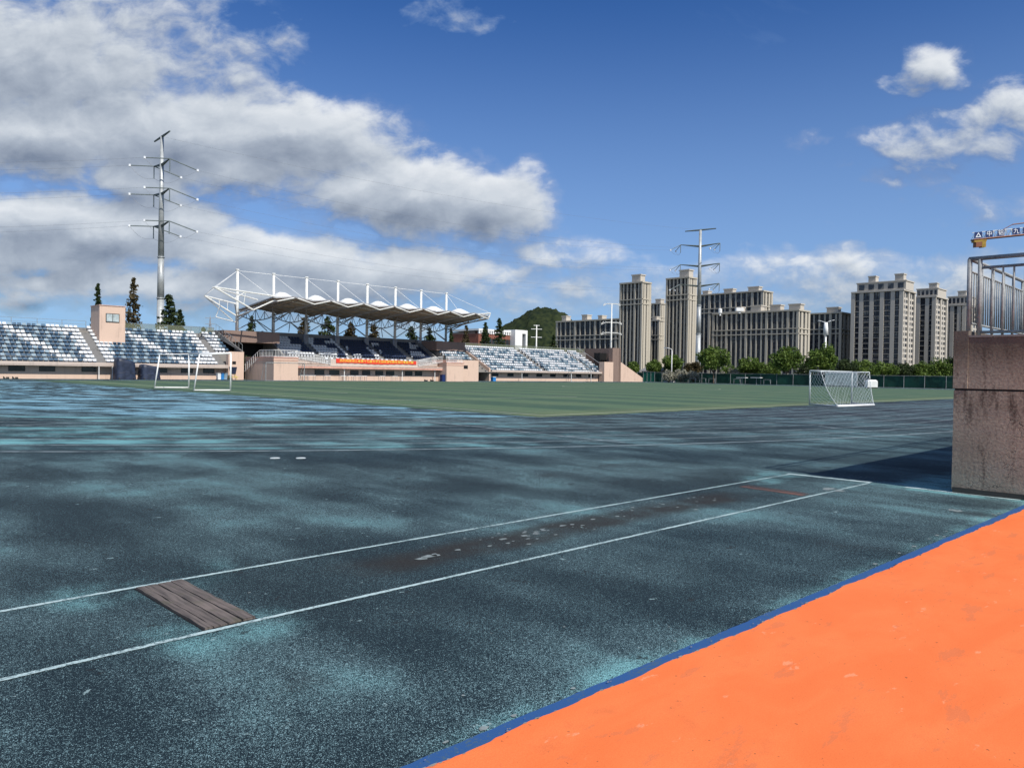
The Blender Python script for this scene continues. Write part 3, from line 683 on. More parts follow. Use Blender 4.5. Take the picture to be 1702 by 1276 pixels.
def pat_right(x, c, i):
    if (c+i) % 17 in (0, 1) or i in (9,): return 'seatwhite'
    h = (int(x*2)*5+i*11+int(x/4)*3) % 9
    k = int((x+i*1.4)/3.6) % 4
    if k == 0 or (k == 2 and i % 3 == 0): return 'seatwhite'
    return 'seatpale' if h < 5 else ('seatblue' if h < 7 else 'seatwhite')
root = thing('grandstand', 'open grandstand of pale seats to the right of the roofed one', 'grandstand', (108, 97, 0))
open_stand(root, 85.2, 125, [(91.0, 92.2), (105.7, 107.0), (120.8, 121.9)], pat_right, z0=1.62, skip=lambda x, i: x < 91 and i < 4)
front_wall(root, 91.9, 122.9, [(92.2+k*3.85+o_, 92.2+k*3.85+o_+1.5) for k in range(8) for o_ in (.6,)], posts=(99.5, 113.4, 119.5))
MB().box(122.9, 125.9, 96.3, 97.6, 0, 4.05).build('end_pier', 'pink', root)
mb = MB(); mb.box(126.0, 128.3, 96.6, 97.6, 0, 7.0); mb.build('pier_edge', 'brown_and_shade', root)
mb = MB(); mb.box(128.31, 128.6, 96.5, 107, 0, 7.02); mb.build('end_wall', 'brown_and_shade', root)  # pink wall facing away from the sun, shade put into its brown colour
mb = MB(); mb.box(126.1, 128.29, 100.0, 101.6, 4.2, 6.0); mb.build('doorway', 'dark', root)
mb = MB(); mb.add([(128.62,96.4,0),(136.5,96.4,0),(136.5,96.4,.85),(128.62,96.4,4.1),(128.62,97.4,0),(136.5,97.4,0),(136.5,97.4,.85),(128.62,97.4,4.1)],
    [(0,1,2,3),(7,6,5,4),(1,5,6,2),(2,6,7,3),(0,3,7,4),(0,4,5,1)]); mb.build('stair_ramp', 'pink', root)
MB().box(85.2, 128.3, 105.66, 105.9, 0, 6.1).build('rear_wall', 'greywall', root)
mb = MB(); mb.prism([(97.15, .0), (97.15, 2.2), (105.6, 6.45), (105.6, 0)], 91.45, 91.75); mb.build('side_wall', 'pink', root)
mb = MB(); mb.bar((91.6, 97.2, 2.5), (91.6, 105.6, 6.8), .05, 6); mb.bar((106.3, 97.3, 2.6), (106.3, 105.5, 6.8), .04, 6); mb.bar((121.3, 97.3, 2.6), (121.3, 105.5, 6.8), .04, 6); mb.bar((125.1, 97.3, 2.7), (125.1, 105.5, 7.2), .05, 6)
mb.build('aisle_railing', 'roofsteel', root)
rear_fence(root, 85.4, 128, 105.8, 6.1, 6.95, True)

# roofed main stand
root = thing('covered_grandstand', 'central pink grandstand with navy and white seats in shade below the roof', 'grandstand', (64, 95, 0))
prof = []
for i in range(7): prof += [(103.5+.76*i, 3.5+.41*i), (104.26+.76*i, 3.5+.41*i)]
prof += [(109.0, 7.1), (109.2, 7.1), (109.2, 0), (103.5, 0)]
MB().prism(prof, 55.2, 84.2).build('terrace', 'greywall', root)
MB().box(51.6, 90.8, 109.22, 109.5, 0, 7.2).build('rear_wall', 'greywall', root)
MB().box(51.0, 86.5, 94.99, 103.48, 0, 2.3).build('concourse', 'concrete', root)
seats = []
for i in range(7):
    x = 55.7; c = 0
    while x < 83.9:
        ais = [61.6, 67.6, 73.4, 79.2]
        if not any(abs(x-a) < .55 for a in ais) and not (i > 4 and any(abs(x-a) < .5 for a in (56.15, 78.95))):
            blk = int((x-55+(6-i)*.42)/2.1)
            kk = 'seatwhite' if (blk*2+(6-i)//3*3+(c//11)) % 5 in (0, 2) or (blk % 4 == 1 and i in (1, 2, 5)) else 'seatnavy'
            seats.append(((x, 103.5+.76*i+.36, 3.5+.41*i), kk))
        x += .5; c += 1
for k in range(18): seats.append(((56.9+k*.86+rg.uniform(-.06, .06), 93.6+rg.uniform(-.1, .1), 2.62), 'seatwhite'))
put_seats(root, seats)
MB().box(51.0, 77.2, 93.0, 94.99, 0, 2.3).build('podium', 'pink', root)
MB().box(50.92, 77.28, 92.0, 93.0, 1.72, 2.02).build('canopy_edge', 'pinkband', root)
MB().box(50.92, 77.28, 91.96, 93.0, 2.022, 2.17).build('canopy_coping', 'lip', root)
MB().box(56.6, 71.8, 92.25, 92.45, 2.172, 3.05).build('parapet', 'lip', root)
for a, b in [(54.6,56.0),(56.9,58.4),(60.3,61.6),(62.3,63.6),(64.6,65.9),(66.5,67.9),(70.0,71.3),(71.9,73.2)]:
    fo = MB().box(a-.05, b+.05, 92.955, 92.997, .85, 1.5).build('window', 'frame', root); MB().box(a, b, 92.93, 92.95, .9, 1.45).build('pane', 'glass', fo)
for xx in (52.6, 58.9, 69.0, 75.3): MB().bar((xx, 92.4, 0), (xx, 92.4, 1.72), .06, 8).build('downpipe', 'white', root)
for (a, b, y0, y1, h) in [(47.45, 50.91, 91.0, 99., 3.05), (76.5, 80.05, 91.0, 99., 2.95)]:
    MB().box(a, b, y0, y1, 0, h).build('stair_block', 'pink', root)
    MB().box(a-.05, b+.05, y0-.05, y1, h-.42, h-.34).build('moulding', 'pinkband', root); MB().box(a-.06, b+.06, y0-.06, y1, h-.1, h+.04).build('coping', 'pinkband', root)
MB().box(80.06, 84.9, 92.8, 99., 0, 3.45).build('stair_block', 'pink', root)
MB().box(81.3, 82.5, 92.77, 92.797, 2.05, 2.6).build('vent', 'dark', root)
def picket(root, p, q, h, n, r=.022, mat='white'):
    mb = MB(); p, q = Vector(p), Vector(q)
    for k in range(n+1):
        a = p.lerp(q, k/n); mb.bar(a, a+Vector((0, 0, h)), r, 5)
    for hh in (h, h*.12): mb.bar(p+Vector((0, 0, hh)), q+Vector((0, 0, hh)), r*1.3, 5)
    mb.build('railing', mat, root)
picket(root, (47.5, 91.1, 3.05), (50.9, 91.1, 3.05), .95, 16); picket(root, (47.5, 91.1, 3.05), (47.5, 95, 3.05), .95, 10); picket(root, (47.5, 95, 3.0), (46.9, 99.5, .4), 1., 10)
picket(root, (50.95, 91.9, 3.05), (56.5, 92.1, 2.2), .95, 24); picket(root, (52.9, 93.2, 2.2), (56.5, 93.2, 2.2), .9, 12)
picket(root, (76.5, 91.1, 2.95), (80, 91.1, 2.95), .95, 16); picket(root, (80, 91.1, 2.95), (80, 95, 2.95), .95, 10); picket(root, (71.9, 92.1, 2.2), (76.4, 91.9, 2.95), .95, 20); picket(root, (72.4, 93.4, 2.3), (77, 94.2, 3.0), .9, 18)
mb = MB()
for k in range(9): mb.box(51.2+.55*k, 51.2+.55*(k+1)-.004, 92.9, 94.3, 2.31, 3.05-.08*k)
mb.build('side_stairs', 'lip', root)
mb = MB()
for k in range(8): mb.box(72.2+.5*k, 72.2+.5*(k+1)-.004, 92.9, 94.3, 2.31, 2.4+.08*k)
mb.build('side_stairs', 'lip', root)
for xx in (54.85, 84.22):
    mb = MB(); mb.prism([(102.6, 2.3), (102.6, 3.7), (109.2, 7.3), (109.2, 2.3)], xx, xx+.28); mb.build('side_parapet', 'greywall', root)
for (a, b) in ((46.4, 54.8), (84.6, 91.2)):
    MB().box(a, b, 103.4, 109, 5.25, 6.85).build('passage_beam', 'brown_and_shade', root)
    MB().box(a, b, 99.5, 103.38, 5.3, 5.6).build('passage_ceiling', 'brown_and_shade', root) if a < 40 else None
    MB().box(a, b, 108.6, 108.9, 0, 5.24).build('passage_wall', 'dark', root)  # coloured near-black to stand in for the shade deep in the passage
for i, (a, b) in enumerate([(57.42, 71.45)]):
    o = thing('banner', 'long red cloth banner with yellow Chinese characters along the parapet', 'banner', (64.4, 91.9, 2.5))
    mb = MB(); n = 60
    P_ = [(a+(b-a)*k/n, 92.16+.03*math.sin(k*1.3), 2.50+.05*math.sin(k*math.pi/n*3), 3.14-.05*abs(math.sin(k*math.pi*4/n))-(.1*(k/n)**6)) for k in range(n+1)]
    for p, q in zip(P_, P_[1:]): mb.quad((p[0],p[1],p[2]),(q[0],q[1],q[2]),(q[0],q[1],q[3]),(p[0],p[1],p[3]))
    mb.build('cloth', 'red', o)
def lettering(txt, parent, mat, size, loc, rot, width=None, name='lettering', spacing=1.0):
    cu = bpy.data.curves.new('text', 'FONT'); cu.body = txt; cu.size = size; cu.align_x = 'CENTER'; cu.align_y = 'CENTER'; cu.space_character = spacing; cu.offset = size*.004
    to = bpy.data.objects.new('text', cu); COL.objects.link(to); bpy.context.view_layer.update()
    me = bpy.data.meshes.new_from_object(to.evaluated_get(bpy.context.evaluated_depsgraph_get())); bpy.data.objects.remove(to); bpy.data.curves.remove(cu)
    if width and len(me.vertices):
        c = np.empty(len(me.vertices)*3); me.vertices.foreach_get('co', c); c = c.reshape(-1, 3); w_ = np.ptp(c[:, 0]); c[:, 0] *= width/max(w_, 1e-6); me.vertices.foreach_set('co', c.ravel()); me.update()
    me.materials.clear(); me.materials.append(M[mat])
    ob = bpy.data.objects.new(name, me); COL.objects.link(ob); ob.parent = parent; ob.location = Vector(loc)-WL[parent]; ob.rotation_euler = rot
    return ob
lettering('热烈祝贺浙江省第十七届大学生田径锦标赛在我校隆重开幕', o, 'letter', .46, (64.4, 92.11, 2.83), (math.pi/2, 0, 0), 12.9)

# roof canopy
masts = [50.4, 56.15, 61.75, 67.45, 73.15, 78.95, 84.6, 90.5]
root = thing('stand_canopy', 'white tensile roof with eight masts and cables over the central grandstand', 'canopy', (70, 104, 7))
def roof_z(u, Y):
    t_ = (Y-97.6)/(108.4-97.6); k = [abs(u-(mm+.75)) for mm in masts]; d = min(k)/2.87
    return 11.32+.30*min(1, d)-t_*(1.30-.15*min(1, d))
us = sorted(set([50.7, 91.6]+[mm+.75 for mm in masts]+[mm+.75+2.87 for mm in masts[:-1]]+[50.7+i*.48 for i in range(86)]))
ys = [97.6+i*.9 for i in range(13)]
def sheet(fn, name, mat, smooth):
    mb = MB(); nu, ny = len(us), len(ys)
    mb.add([(u, Y, fn(u, Y)) for Y in ys for u in us], [(j*nu+i, j*nu+i+1, (j+1)*nu+i+1, (j+1)*nu+i) for j in range(ny-1) for i in range(nu-1)])
    return mb.build(name, mat, root, smooth)
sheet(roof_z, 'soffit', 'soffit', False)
def top_z(u, Y):
    h = 0
    for mm in masts[1:]:
        d2 = ((u-(mm-1.3))/1.75)**2+((Y-103.2)/3.0)**2; h += 1.75*math.exp(-d2*1.1)
    return roof_z(u, Y)+.16+h*min(1., max(0, (Y-97.6)/2))
sheet(top_z, 'membrane', 'membrane', True)
mb = MB()
for a, b in zip(us, us[1:]):
    mb.quad((a, 97.58, roof_z(a, 97.6)-.02), (b, 97.58, roof_z(b, 97.6)-.02), (b, 97.58, roof_z(b, 97.6)+.17), (a, 97.58, roof_z(a, 97.6)+.17))
for a, b in zip(ys, ys[1:]): mb.quad((50.69, b, roof_z(50.7, b)), (50.69, a, roof_z(50.7, a)), (50.69, a, roof_z(50.7, a)+.17), (50.69, b, roof_z(50.7, b)+.17))
mb.build('fascia', 'roofsteel', root)
for Y in (99.6, 101.8, 104.0, 106.2):
    mb = MB(); mb.path([(u, Y, roof_z(u, Y)-.09) for u in us], .055, 4); mb.build('purlin', 'whitesteel' if Y < 100 else 'roofsteel', root)
for mm in masts[:-1]:
    for k in (1.9, 2.87, 3.9):
        u = mm+.75+k; mb = MB(); mb.bar((u, 97.6, roof_z(u, 97.6)-.10), (u, 108.2, roof_z(u, 108.2)-.10), .05, 4); mb.build('rafter', 'roofsteel', root)
for i, mm in enumerate(masts):
    mb = MB(); mb.bar((mm, 108, 7.0), (mm, 108, 16.0), .24, 10, .19); mb.bar((mm, 108, 15.95), (mm, 108, 16.12), .28, 10); 
    mb.build('mast', 'whitesteel', root, True)
    mb = MB(); mb.bar((mm, 108, 2.3 if 0 < i < 7 else 0), (mm, 108, 7.0), .38, 10); mb.build('column', 'roofsteel', root, True)  # grey colour holds the roof's shade on the lower mast
    # white V members hanging on the front edge and the rib running back under the roof
    v = mm+.75; mb = MB()
    zf = roof_z(v, 97.6); 
    if i > 0: mb.bar((v-2.6, 97.40, zf+.22), (v, 97.3, zf-.42), .085, 6)
    if i < 7: mb.bar((v, 97.3, zf-.42), (v+2.6, 97.40, zf+.22), .085, 6)
    mb.build('front_strut', 'whitesteel', root)
    mb = MB(); mb.bar((v, 97.3, zf-.40), (mm, 108, roof_z(mm+.75, 108)-.35), .10, 6); mb.bar((mm, 108, 8.6), (v, 102.5, roof_z(v, 102.5)-.1), .08, 6)
    for s in (-1, 1): mb.bar((mm, 108, 9.0), (mm+s*2.0, 104.5, roof_z(mm+.75+s*1.6, 104.5)-.05), .06, 6)
    mb.build('roof_rib', 'roofsteel', root)
    if i < 7:
        nx = masts[i+1]; md = (mm+nx)/2; mb = MB()
        N_ = [(mm+(nx-mm)*k/8, 108, 9.55-.75*math.sin(math.pi*k/8)) for k in range(9)]
        T_ = [(mm+(nx-mm)*k/8, 108, roof_z(mm+(nx-mm)*k/8+.75, 108)-.08) for k in range(9)]
        mb.path(N_, .075, 5)
        for k in range(8): mb.bar(N_[k], T_[k+1] if k % 2 else T_[k], .045, 4); mb.bar(N_[k+1], T_[k] if k % 2 == 0 else T_[k+1], .045, 4)
        mb.build('truss', 'roofsteel', root)
        mb = MB(); mb.bar((mm, 108, 7.2), (md, 108, 8.85), .07, 5); mb.bar((nx, 108, 7.2), (md, 108, 8.85), .07, 5); mb.bar((md, 108, 8.85), (md, 104.3, 7.1), .07, 5); mb.bar((md, 108, 8.85), (mm+.6, 104.3, 7.1), .06, 5)
        mb.build('brace', 'roofsteel', root)
        mb = MB(); mb.bar((mm, 108, 15.9), (nx, 108, 15.9), .032, 5); mb.bar((mm, 108, 15.8), (nx+.5, 106, 11.2), .032, 5); mb.build('cable', 'white', root)
Bp = onY(356, 477, 98); Ap = onY(339.5, 491.5, 108); N1 = Vector((48, 98, 9.5)); Mn = Vector((50.4, 108, 9.2))
mb = MB(); mb.bar(N1, Bp, .11, 6); mb.bar(Bp, (51.2, 98, 11.6), .10, 6); mb.bar(Bp+Vector((0, .5, 0)), (50.6, 102, 11.3), .09, 6); mb.bar(N1, (51.2, 98, 11.1), .10, 6); mb.bar(N1, Mn, .10, 6)
mb.bar(N1.lerp(Bp, .5), Vector((51.2, 98, 11.6)).lerp(Bp, .5), .05, 5); mb.bar(N1.lerp(Bp, .25), Vector((51.2, 98, 11.6)).lerp(Bp, .5), .05, 5)
mb.build('outrigger', 'whitesteel', root)
mb = MB(); mb.bar(Mn, Ap, .11, 6); mb.bar(Ap, (50.4, 108, 11.0), .10, 6); mb.bar(Mn+Vector((-.4, .6, -.6)), Ap, .08, 6)
for k in (.3, .55, .8): mb.bar(Mn.lerp(Ap, k), Vector((50.4, 108, 11.)).lerp(Ap, k), .05, 5)
mb.bar(Mn+Vector((-3.2, 0, -.3)), Mn+Vector((0, 0, -.9)), .07, 5); mb.bar(Mn+Vector((-3.2, 0, -.3)), Mn+Vector((-2.6, 0, 1.4)), .06, 5)
mb.build('outrigger', 'whitesteel', root)
mb = MB(); mb.bar((50.4, 108, 15.9), Bp, .035, 5); mb.bar(Bp, Ap, .03, 5); mb.bar((50.4, 108, 15.9), Ap, .03, 5); mb.build('cable', 'white', root)
Tp = Vector((92.3, 98, 12.0)); L8 = Vector((90.5, 108, 9.3))
mb = MB(); mb.bar(L8, Tp-Vector((.3, 0, .75)), .10, 6); mb.bar((90.5, 108, 10.6), Tp, .09, 6); mb.bar(Tp, Tp-Vector((.3, 0, .75)), .09, 6); mb.bar((88.9, 97.5, 11.6), Tp, .10, 6); mb.bar(Tp-Vector((.3, 0, .75)), (89.5, 97.5, 11.1), .09, 6)
for k in range(9):
    a = L8.lerp(Tp-Vector((.3, 0, .75)), k/9); b = Vector((90.5, 108, 10.6)).lerp(Tp, (k+.5)/9); mb.bar(a, b, .045, 4); mb.bar(b, L8.lerp(Tp-Vector((.3, 0, .75)), (k+1)/9), .045, 4)
mb.build('outrigger', 'whitesteel', root)
mb = MB(); mb.bar((90.5, 108, 15.9), Tp, .035, 5); mb.bar((90.5, 108, 15.8), (91.5, 104, 11.2), .03, 5); mb.build('cable', 'white', root)

# ------------------------------------------------------------------ things along the track
def tarp_cart(x0, x1, y0, y1, h, label, seed):
    r = random.Random(seed); mb = MB(); n = 28; rings = []
    cx, cy, hx, hy = (x0+x1)/2, (y0+y1)/2, (x1-x0)/2, (y1-y0)/2
    lv = [(0, 1.02), (.12, 1.0), (.35, .97), (.6, .95), (.8, .93), (.95, .88), (1.0, .72)]
    for f, s in lv:
        ring = []
        for k in range(n):
            t_ = 2*math.pi*k/n; c, s_ = math.cos(t_), math.sin(t_); e = 1/max(abs(c), abs(s_))**.86
            fold = 1+.035*math.sin(k*2.6+seed)*(1-f)+r.uniform(-.012, .012)
            x = cx+hx*c*e*s*fold; y = cy+hy*s_*e*s*fold
            zt = h*(1-.22*((x-x0)/(x1-x0))) if f > .3 else h
            ring.append((x, y, max(.02, zt*f+r.uniform(-.01, .01)*(f > 0))))
        rings.append(ring)
    vs_ = [p for q in rings for p in q]; fs = [(j*n+k, j*n+(k+1) % n, (j+1)*n+(k+1) % n, (j+1)*n+k) for j in range(len(lv)-1) for k in range(n)]
    fs.append(tuple((len(lv)-1)*n+k for k in range(n))); mb.add(vs_, fs)
    rt = thing('covered_cart', label, 'covered cart', (cx, cy, .01), 'tarpaulin covered carts by the left stand')
    o = mb.build('tarpaulin', 'tarp', rt, True)
    rp = MB(); pts = [(p[0]+(p[0]-cx)*.02, p[1]+(p[1]-cy)*.02, h*.30+.06*math.sin(k)) for k, p in enumerate(rings[2])]; rp.path(pts+[pts[0]], .025, 5); rp.build('rope', 'tarp', rt)
    for xx in (x0+.3, x1-.3):
        MB().bar((xx-.08, y0-.04, .12), (xx+.0, y0-.04, .12), .11, 10).build('wheel', 'frame', rt)
    return rt
tarp_cart(29.7, 31.9, 94.4, 96.2, 2.65, 'tall cart wrapped in navy tarpaulin before the left stand', 1)
tarp_cart(32.45, 34.65, 94.4, 96.1, 1.9, 'low cart wrapped in navy tarpaulin right of the taller wrapped one', 5)
for i, (px, mat, lab) in enumerate([(363.5, 'white', 'white wheeled bin left of the blue bin under the left stand'), (368.5, 'blue', 'bright blue wheeled bin under the left stand front'), (373.5, 'seatpale', 'pale blue bin right of the bright blue one')]):
    p = onY(px, 632, 95.6); rt = thing('wheeled_bin', lab, 'bin', (p.x, 95.6, .004), 'bins by the left stand')
    mb = MB(); x, y = p.x, 95.6
    mb.add([(x-.2,y-.22,.06),(x+.2,y-.22,.06),(x+.2,y+.22,.06),(x-.2,y+.22,.06),(x-.25,y-.28,.82),(x+.25,y-.28,.82),(x+.25,y+.28,.82),(x-.25,y+.28,.82)], [(0,3,2,1),(4,5,6,7),(0,1,5,4),(1,2,6,5),(2,3,7,6),(3,0,4,7)]); mb.build('body', mat, rt)
    MB().box(x-.27, x+.27, y-.31, y+.29, .823, .88).build('lid', mat, rt); MB().bar((x-.24, y+.24, .07), (x+.24, y+.24, .07), .07, 8).build('wheel', 'frame', rt)
p = onY(387, 630, 95.5)
rt = thing('timing_stand', 'dark blue tapered box on yellow legs in front of the pink pier', 'equipment stand', (p.x, 95.5, .004))
mb = MB(); x, y = p.x, 95.5
mb.add([(x-.28,y-.2,.75),(x+.28,y-.2,.75),(x+.28,y+.2,.75),(x-.28,y+.2,.75),(x-.42,y-.3,1.7),(x+.42,y-.3,1.7),(x+.42,y+.3,1.7),(x-.42,y+.3,1.7)], [(0,3,2,1),(4,5,6,7),(0,1,5,4),(1,2,6,5),(2,3,7,6),(3,0,4,7)]); mb.build('box', 'tarp', rt)
for sx in (-.4, .4):
    for sy in (-.25, .25): MB().bar((x+sx*1.2, y+sy, .005), (x+sx*.6, y+sy*.6, .76), .035, 6).build('leg', 'yellow', rt)
MB().box(x-.6, x+.6, y-.34, y+.34, .35, .42).build('shelf', 'yellow', rt)

def table(px, Y, wd, lab, h=.74):
    p = onY(px, 630, Y); x = p.x; rt = thing('folding_table', lab, 'table', (x, Y, .004), 'white tables below the central grandstand')
    MB().box(x-wd/2, x+wd/2, Y-.3, Y+.3, h-.05, h).build('table_top', 'white', rt)
    for sx in (-1, 1):
        for sy in (-1, 1): MB().bar((x+sx*(wd/2-.08), Y+sy*.24, .005), (x+sx*(wd/2-.08), Y+sy*.24, h-.05), .025, 6).build('leg', 'galv', rt)
for px, wd, lab in [(504,1.2,'white folding table nearest the left pink stair block'),(517,1.1,'second white folding table from the left stair block'),(543,.9,'lone white folding table under the first pair of windows'),
                    (569,.9,'white folding table at the left end of the row below the banner'),(582,1.,'white folding table in the middle of the row below the banner'),(594,1.,'white folding table second from the right in the row below the banner'),(604,.9,'white folding table at the right end of the row below the banner'),
                    (634,.9,'white folding table left of the pair under the banner end'),(655,.9,'white folding table right of the pair under the banner end')]:
    table(px, 91.4, wd, lab)
for px, Y, lab, mat in [(736,91.6,'dark navy bin in the shaded doorway right of the banner','signblue'),(820,95.6,'blue and white bin at the left end of the right stand','blue')]:
    p = onY(px, 632, Y); rt = thing('storage_bin', lab, 'bin', (p.x, Y, .004)); MB().box(p.x-.35, p.x+.35, Y-.3, Y+.3, .004, 1.0 if px < 800 else .7).build('body', mat, rt); MB().box(p.x-.37, p.x+.37, Y-.32, Y+.32, 1.003 if px < 800 else .703, 1.06 if px < 800 else .78).build('lid', 'white' if px > 800 else mat, rt)
for px, lab in ((10, 'dark starting block at the far left by the wall'), (25, 'dark starting block second from the left by the wall'), (708, 'dark starting block left of the pair before the right stair block'), (718, 'dark starting block right of the pair before the right stair block')):
    Y = 95.5 if px < 100 else 90.5; p = onY(px, 632, Y); mb = MB(); mb.box(p.x-.3, p.x+.3, Y-.05, Y+.05, .006, .05); mb.add([(p.x-.25,Y-.12,.05),(p.x-.02,Y-.12,.05),(p.x-.02,Y+.12,.05),(p.x-.25,Y+.12,.05),(p.x-.25,Y-.12,.3),(p.x-.25,Y+.12,.3)], [(0,1,4),(3,5,2),(1,2,5,4),(0,4,5,3)])
    mb.box(p.x+.02, p.x+.27, Y-.10, Y+.10, .05, .22); tag(recentre(mb.build('starting_block', 'frame')), lab, 'starting block', 'starting blocks left by the stands')

# big goal seen from its side, left
rt = thing('football_goal', 'large white football goal seen side-on at the left end of the pitch', 'goal', (22.6, 52.7, .01))
gy = (49.3, 56.2); gx = 22.6; r = .06; z = .02
for y in gy:
    mb = MB(); mb.bar((gx, y, z), (gx, y, 2.56), r, 8); mb.build('post', 'white', rt, True)
    mb = MB(); mb.bar((gx, y, z+.05), (gx-2.3, y+.35, z+.05), .05, 8); mb.bar((gx-2.3, y+.35, z), (gx-1.95, y+.35, 2.42), .05, 8); mb.bar((gx-1.95, y+.35, 2.42), (gx, y, 2.53), .045, 8); mb.build('side_frame', 'white', rt, True)
MB().bar((gx, gy[0]-.06, 2.56), (gx, gy[1]+.06, 2.56), .05, 8).build('crossbar', 'white', rt, True)
MB().bar((gx-1.95, gy[0]+.35, 2.42), (gx-1.95, gy[1]+.35, 2.42), .022, 6).build('rear_bar', 'galv', rt, True)

# small goal with net, right
rt = thing('football_goal', 'small white goal with a torn net standing on the near touchline at right', 'goal', (44, 17.3, .01))
P1, P2, B1, B2 = Vector((42.1, 18.35, .012)), Vector((47.25, 18.0, .012)), Vector((40.65, 16.2, .05)), Vector((45.0, 15.9, .05))
hz = Vector((0, 0, 1.9)); d1 = Vector((-.35, -.75, 0)); d2 = Vector((.45, -.85, 0))
for P_ in (P1, P2): MB().bar(P_, P_+hz, .045, 8).build('post', 'chip2', rt, True)
MB().bar(P1+hz, P2+hz, .05, 8).build('crossbar', 'chip2', rt, True)
MB().bar(B1, B2, .065, 8).build('base_bar', 'white', rt, True)
def curve_back(P_, B_, d, n=10):
    T = P_+hz+d; out = []
    for k in range(n+1):
        f = k/n; q = T.lerp(B_, f); q = q+Vector((0, 0, -.28*math.sin(math.pi*f)))+(B_-T)*(-.10*math.sin(math.pi*f)); q.z = max(q.z, .05); out.append(q)
    return out
c1, c2 = curve_back(P1, B1, d1), curve_back(P2, B2, d2)
for P_, B_, cc, dd in ((P1, B1, c1, d1), (P2, B2, c2, d2)):
    mb = MB(); mb.bar(P_+Vector((0, 0, .04)), B_, .035, 6); mb.bar(P_+hz, P_+hz+dd, .035, 6); mb.path(cc, .02, 6); mb.build('side_frame', 'chip2', rt, True)
def netting(A_, B_, nu, nv, jag=0.):                      # cords knotted between two rails
    mb = MB(); g = []
    L = len(A_)-1
    def samp(C_, f): f *= L; i = min(int(f), L-1); return C_[i].lerp(C_[i+1], f-i)
    for j in range(nv+1):
        row = []
        for i in range(nu+1):
            q = samp(A_, j/nv).lerp(samp(B_, j/nv), i/nu); s_ = math.sin(math.pi*i/nu)*math.sin(math.pi*j/nv)
            row.append(q+Vector((rg.uniform(-jag, jag), rg.uniform(-jag, jag), -.08*s_+rg.uniform(-jag, jag))))
        g.append(row)
    for j in range(nv):
        for i in range(nu):
            if rg.random() < .97: mb.bar(g[j][i], g[j+1][i+1], .005, 3, caps=False)
            if rg.random() < .97: mb.bar(g[j][i+1], g[j+1][i], .005, 3, caps=False)
    return mb
netting(c1, c2, 15, 8, .02).build('net', 'signwhite', rt)
S1 = [P1+hz*(1-f) for f in [k/10 for k in range(11)]]; S2 = [P2+hz*(1-f) for f in [k/10 for k in range(11)]]
netting(S1, c1, 5, 7, .015).build('net', 'signwhite', rt); netting(S2, c2, 5, 7, .015).build('net', 'signwhite', rt)
netting([P1+hz, P1+hz+d1], [P2+hz, P2+hz+d2], 15, 3, .015).build('net', 'signwhite', rt)

def far_goal(xa, xb, Y, h, dep, label):
    rt = thing('football_goal', label, 'goal', ((xa+xb)/2, Y, .01))
    for x in (xa, xb):
        MB().bar((x, Y, .012), (x, Y, h), .055, 6).build('post', 'galv', rt); MB().bar((x, Y, .05), (x, Y+dep, .05), .035, 6).bar((x, Y+dep, .05), (x, Y+dep*.4, h-.1), .03, 6).bar((x, Y+dep*.4, h-.1), (x, Y, h), .03, 6).build('side_frame', 'galv', rt)
    MB().bar((xa, Y, h), (xb, Y, h), .05, 6).build('crossbar', 'galv', rt); MB().bar((xa, Y+dep, .05), (xb, Y+dep, .05), .035, 6).build('base_bar', 'galv', rt)
a, b = onY(441.7, 634, 88.5), onY(505.7, 634, 88.5); far_goal(a.x, b.x, 88.5, 2.3, 1.2, 'thin grey goal frame in front of the left pink stair block')
a, b = onY(949, 634, 88.5), onY(982, 634, 88.5); far_goal(a.x, b.x, 88.5, 2.2, 1.2, 'thin grey goal frame in front of the right open stand')

# ------------------------------------------------------------------ far fence with lamps and odd furniture
rt = thing('boundary_fence', 'long dark green sheeted fence on thin posts beyond the far end of the pitch', 'fence', (141, 50, 0))
mb = MB()
for k in range(40):
    y = 101-k*3.3; MB().bar((140.9, y, 0), (140.9, y, 2.12), .045, 6).build('fence_post', 'galv', rt)
    mb.quad((141+.05*math.sin(k*2.1), y-3.3, .03), (141+.05*math.sin(k*2.1+2), y, .03), (141+.04*math.sin(k), y, 2.02+.03*math.sin(k*3)), (141+.04*math.sin(k+1), y-3.3, 2.02+.03*math.sin(k*3+3)))
mb.build('sheeting', 'fencegreen', rt); MB().bar((140.95, 101, 2.08), (140.95, -31, 2.08), .03, 6).build('top_rail', 'galv', rt)
p = onX(1069, 634, 139.5); q = onX(1088, 634, 139.5)
rt = thing('screen_panel', 'bright green sheeted screen panel at the left end of the far fence', 'screen', (139.5, (p.y+q.y)/2, 0))
mb = MB()
for k in range(4): y = q.y+(p.y-q.y)*k/3; mb.bar((139.5, y, 0), (139.5, y, 2.2), .04, 6)
mb.bar((139.5, q.y, 2.2), (139.5, p.y, 2.2), .03, 6); mb.build('screen_frame', 'galv', rt); MB().box(139.52, 139.56, q.y+.05, p.y-.05, .05, 2.12).build('sheeting', 'fencebright', rt)
p = onX(1116, 634, 137)
rt = thing('street_lamp', 'white street lamp with a cobra head by the far fence', 'street lamp', (p.x, p.y, 0))
top = onX(1117, 580, 137); MB().bar((137, p.y, 0), (137, p.y, top.z-.3), .13, 8, .08).build('pole', 'white', rt, True)
e = onX(1107, 578, 137); mb = MB(); mb.path([(137, p.y, top.z-.3), (137, p.y+.15, top.z-.05), (137, p.y+.5, top.z+.1), (137, e.y-.3, e.z)], .07, 6); mb.build('arm', 'white', rt, True)
MB().box(136.85, 137.15, e.y-.5, e.y+.5, e.z-.07, e.z+.07).build('lamp_head', 'white', rt); MB().box(136.4, 137.4, p.y-.8, p.y+.8, .006, .35).build('base', 'white', rt)
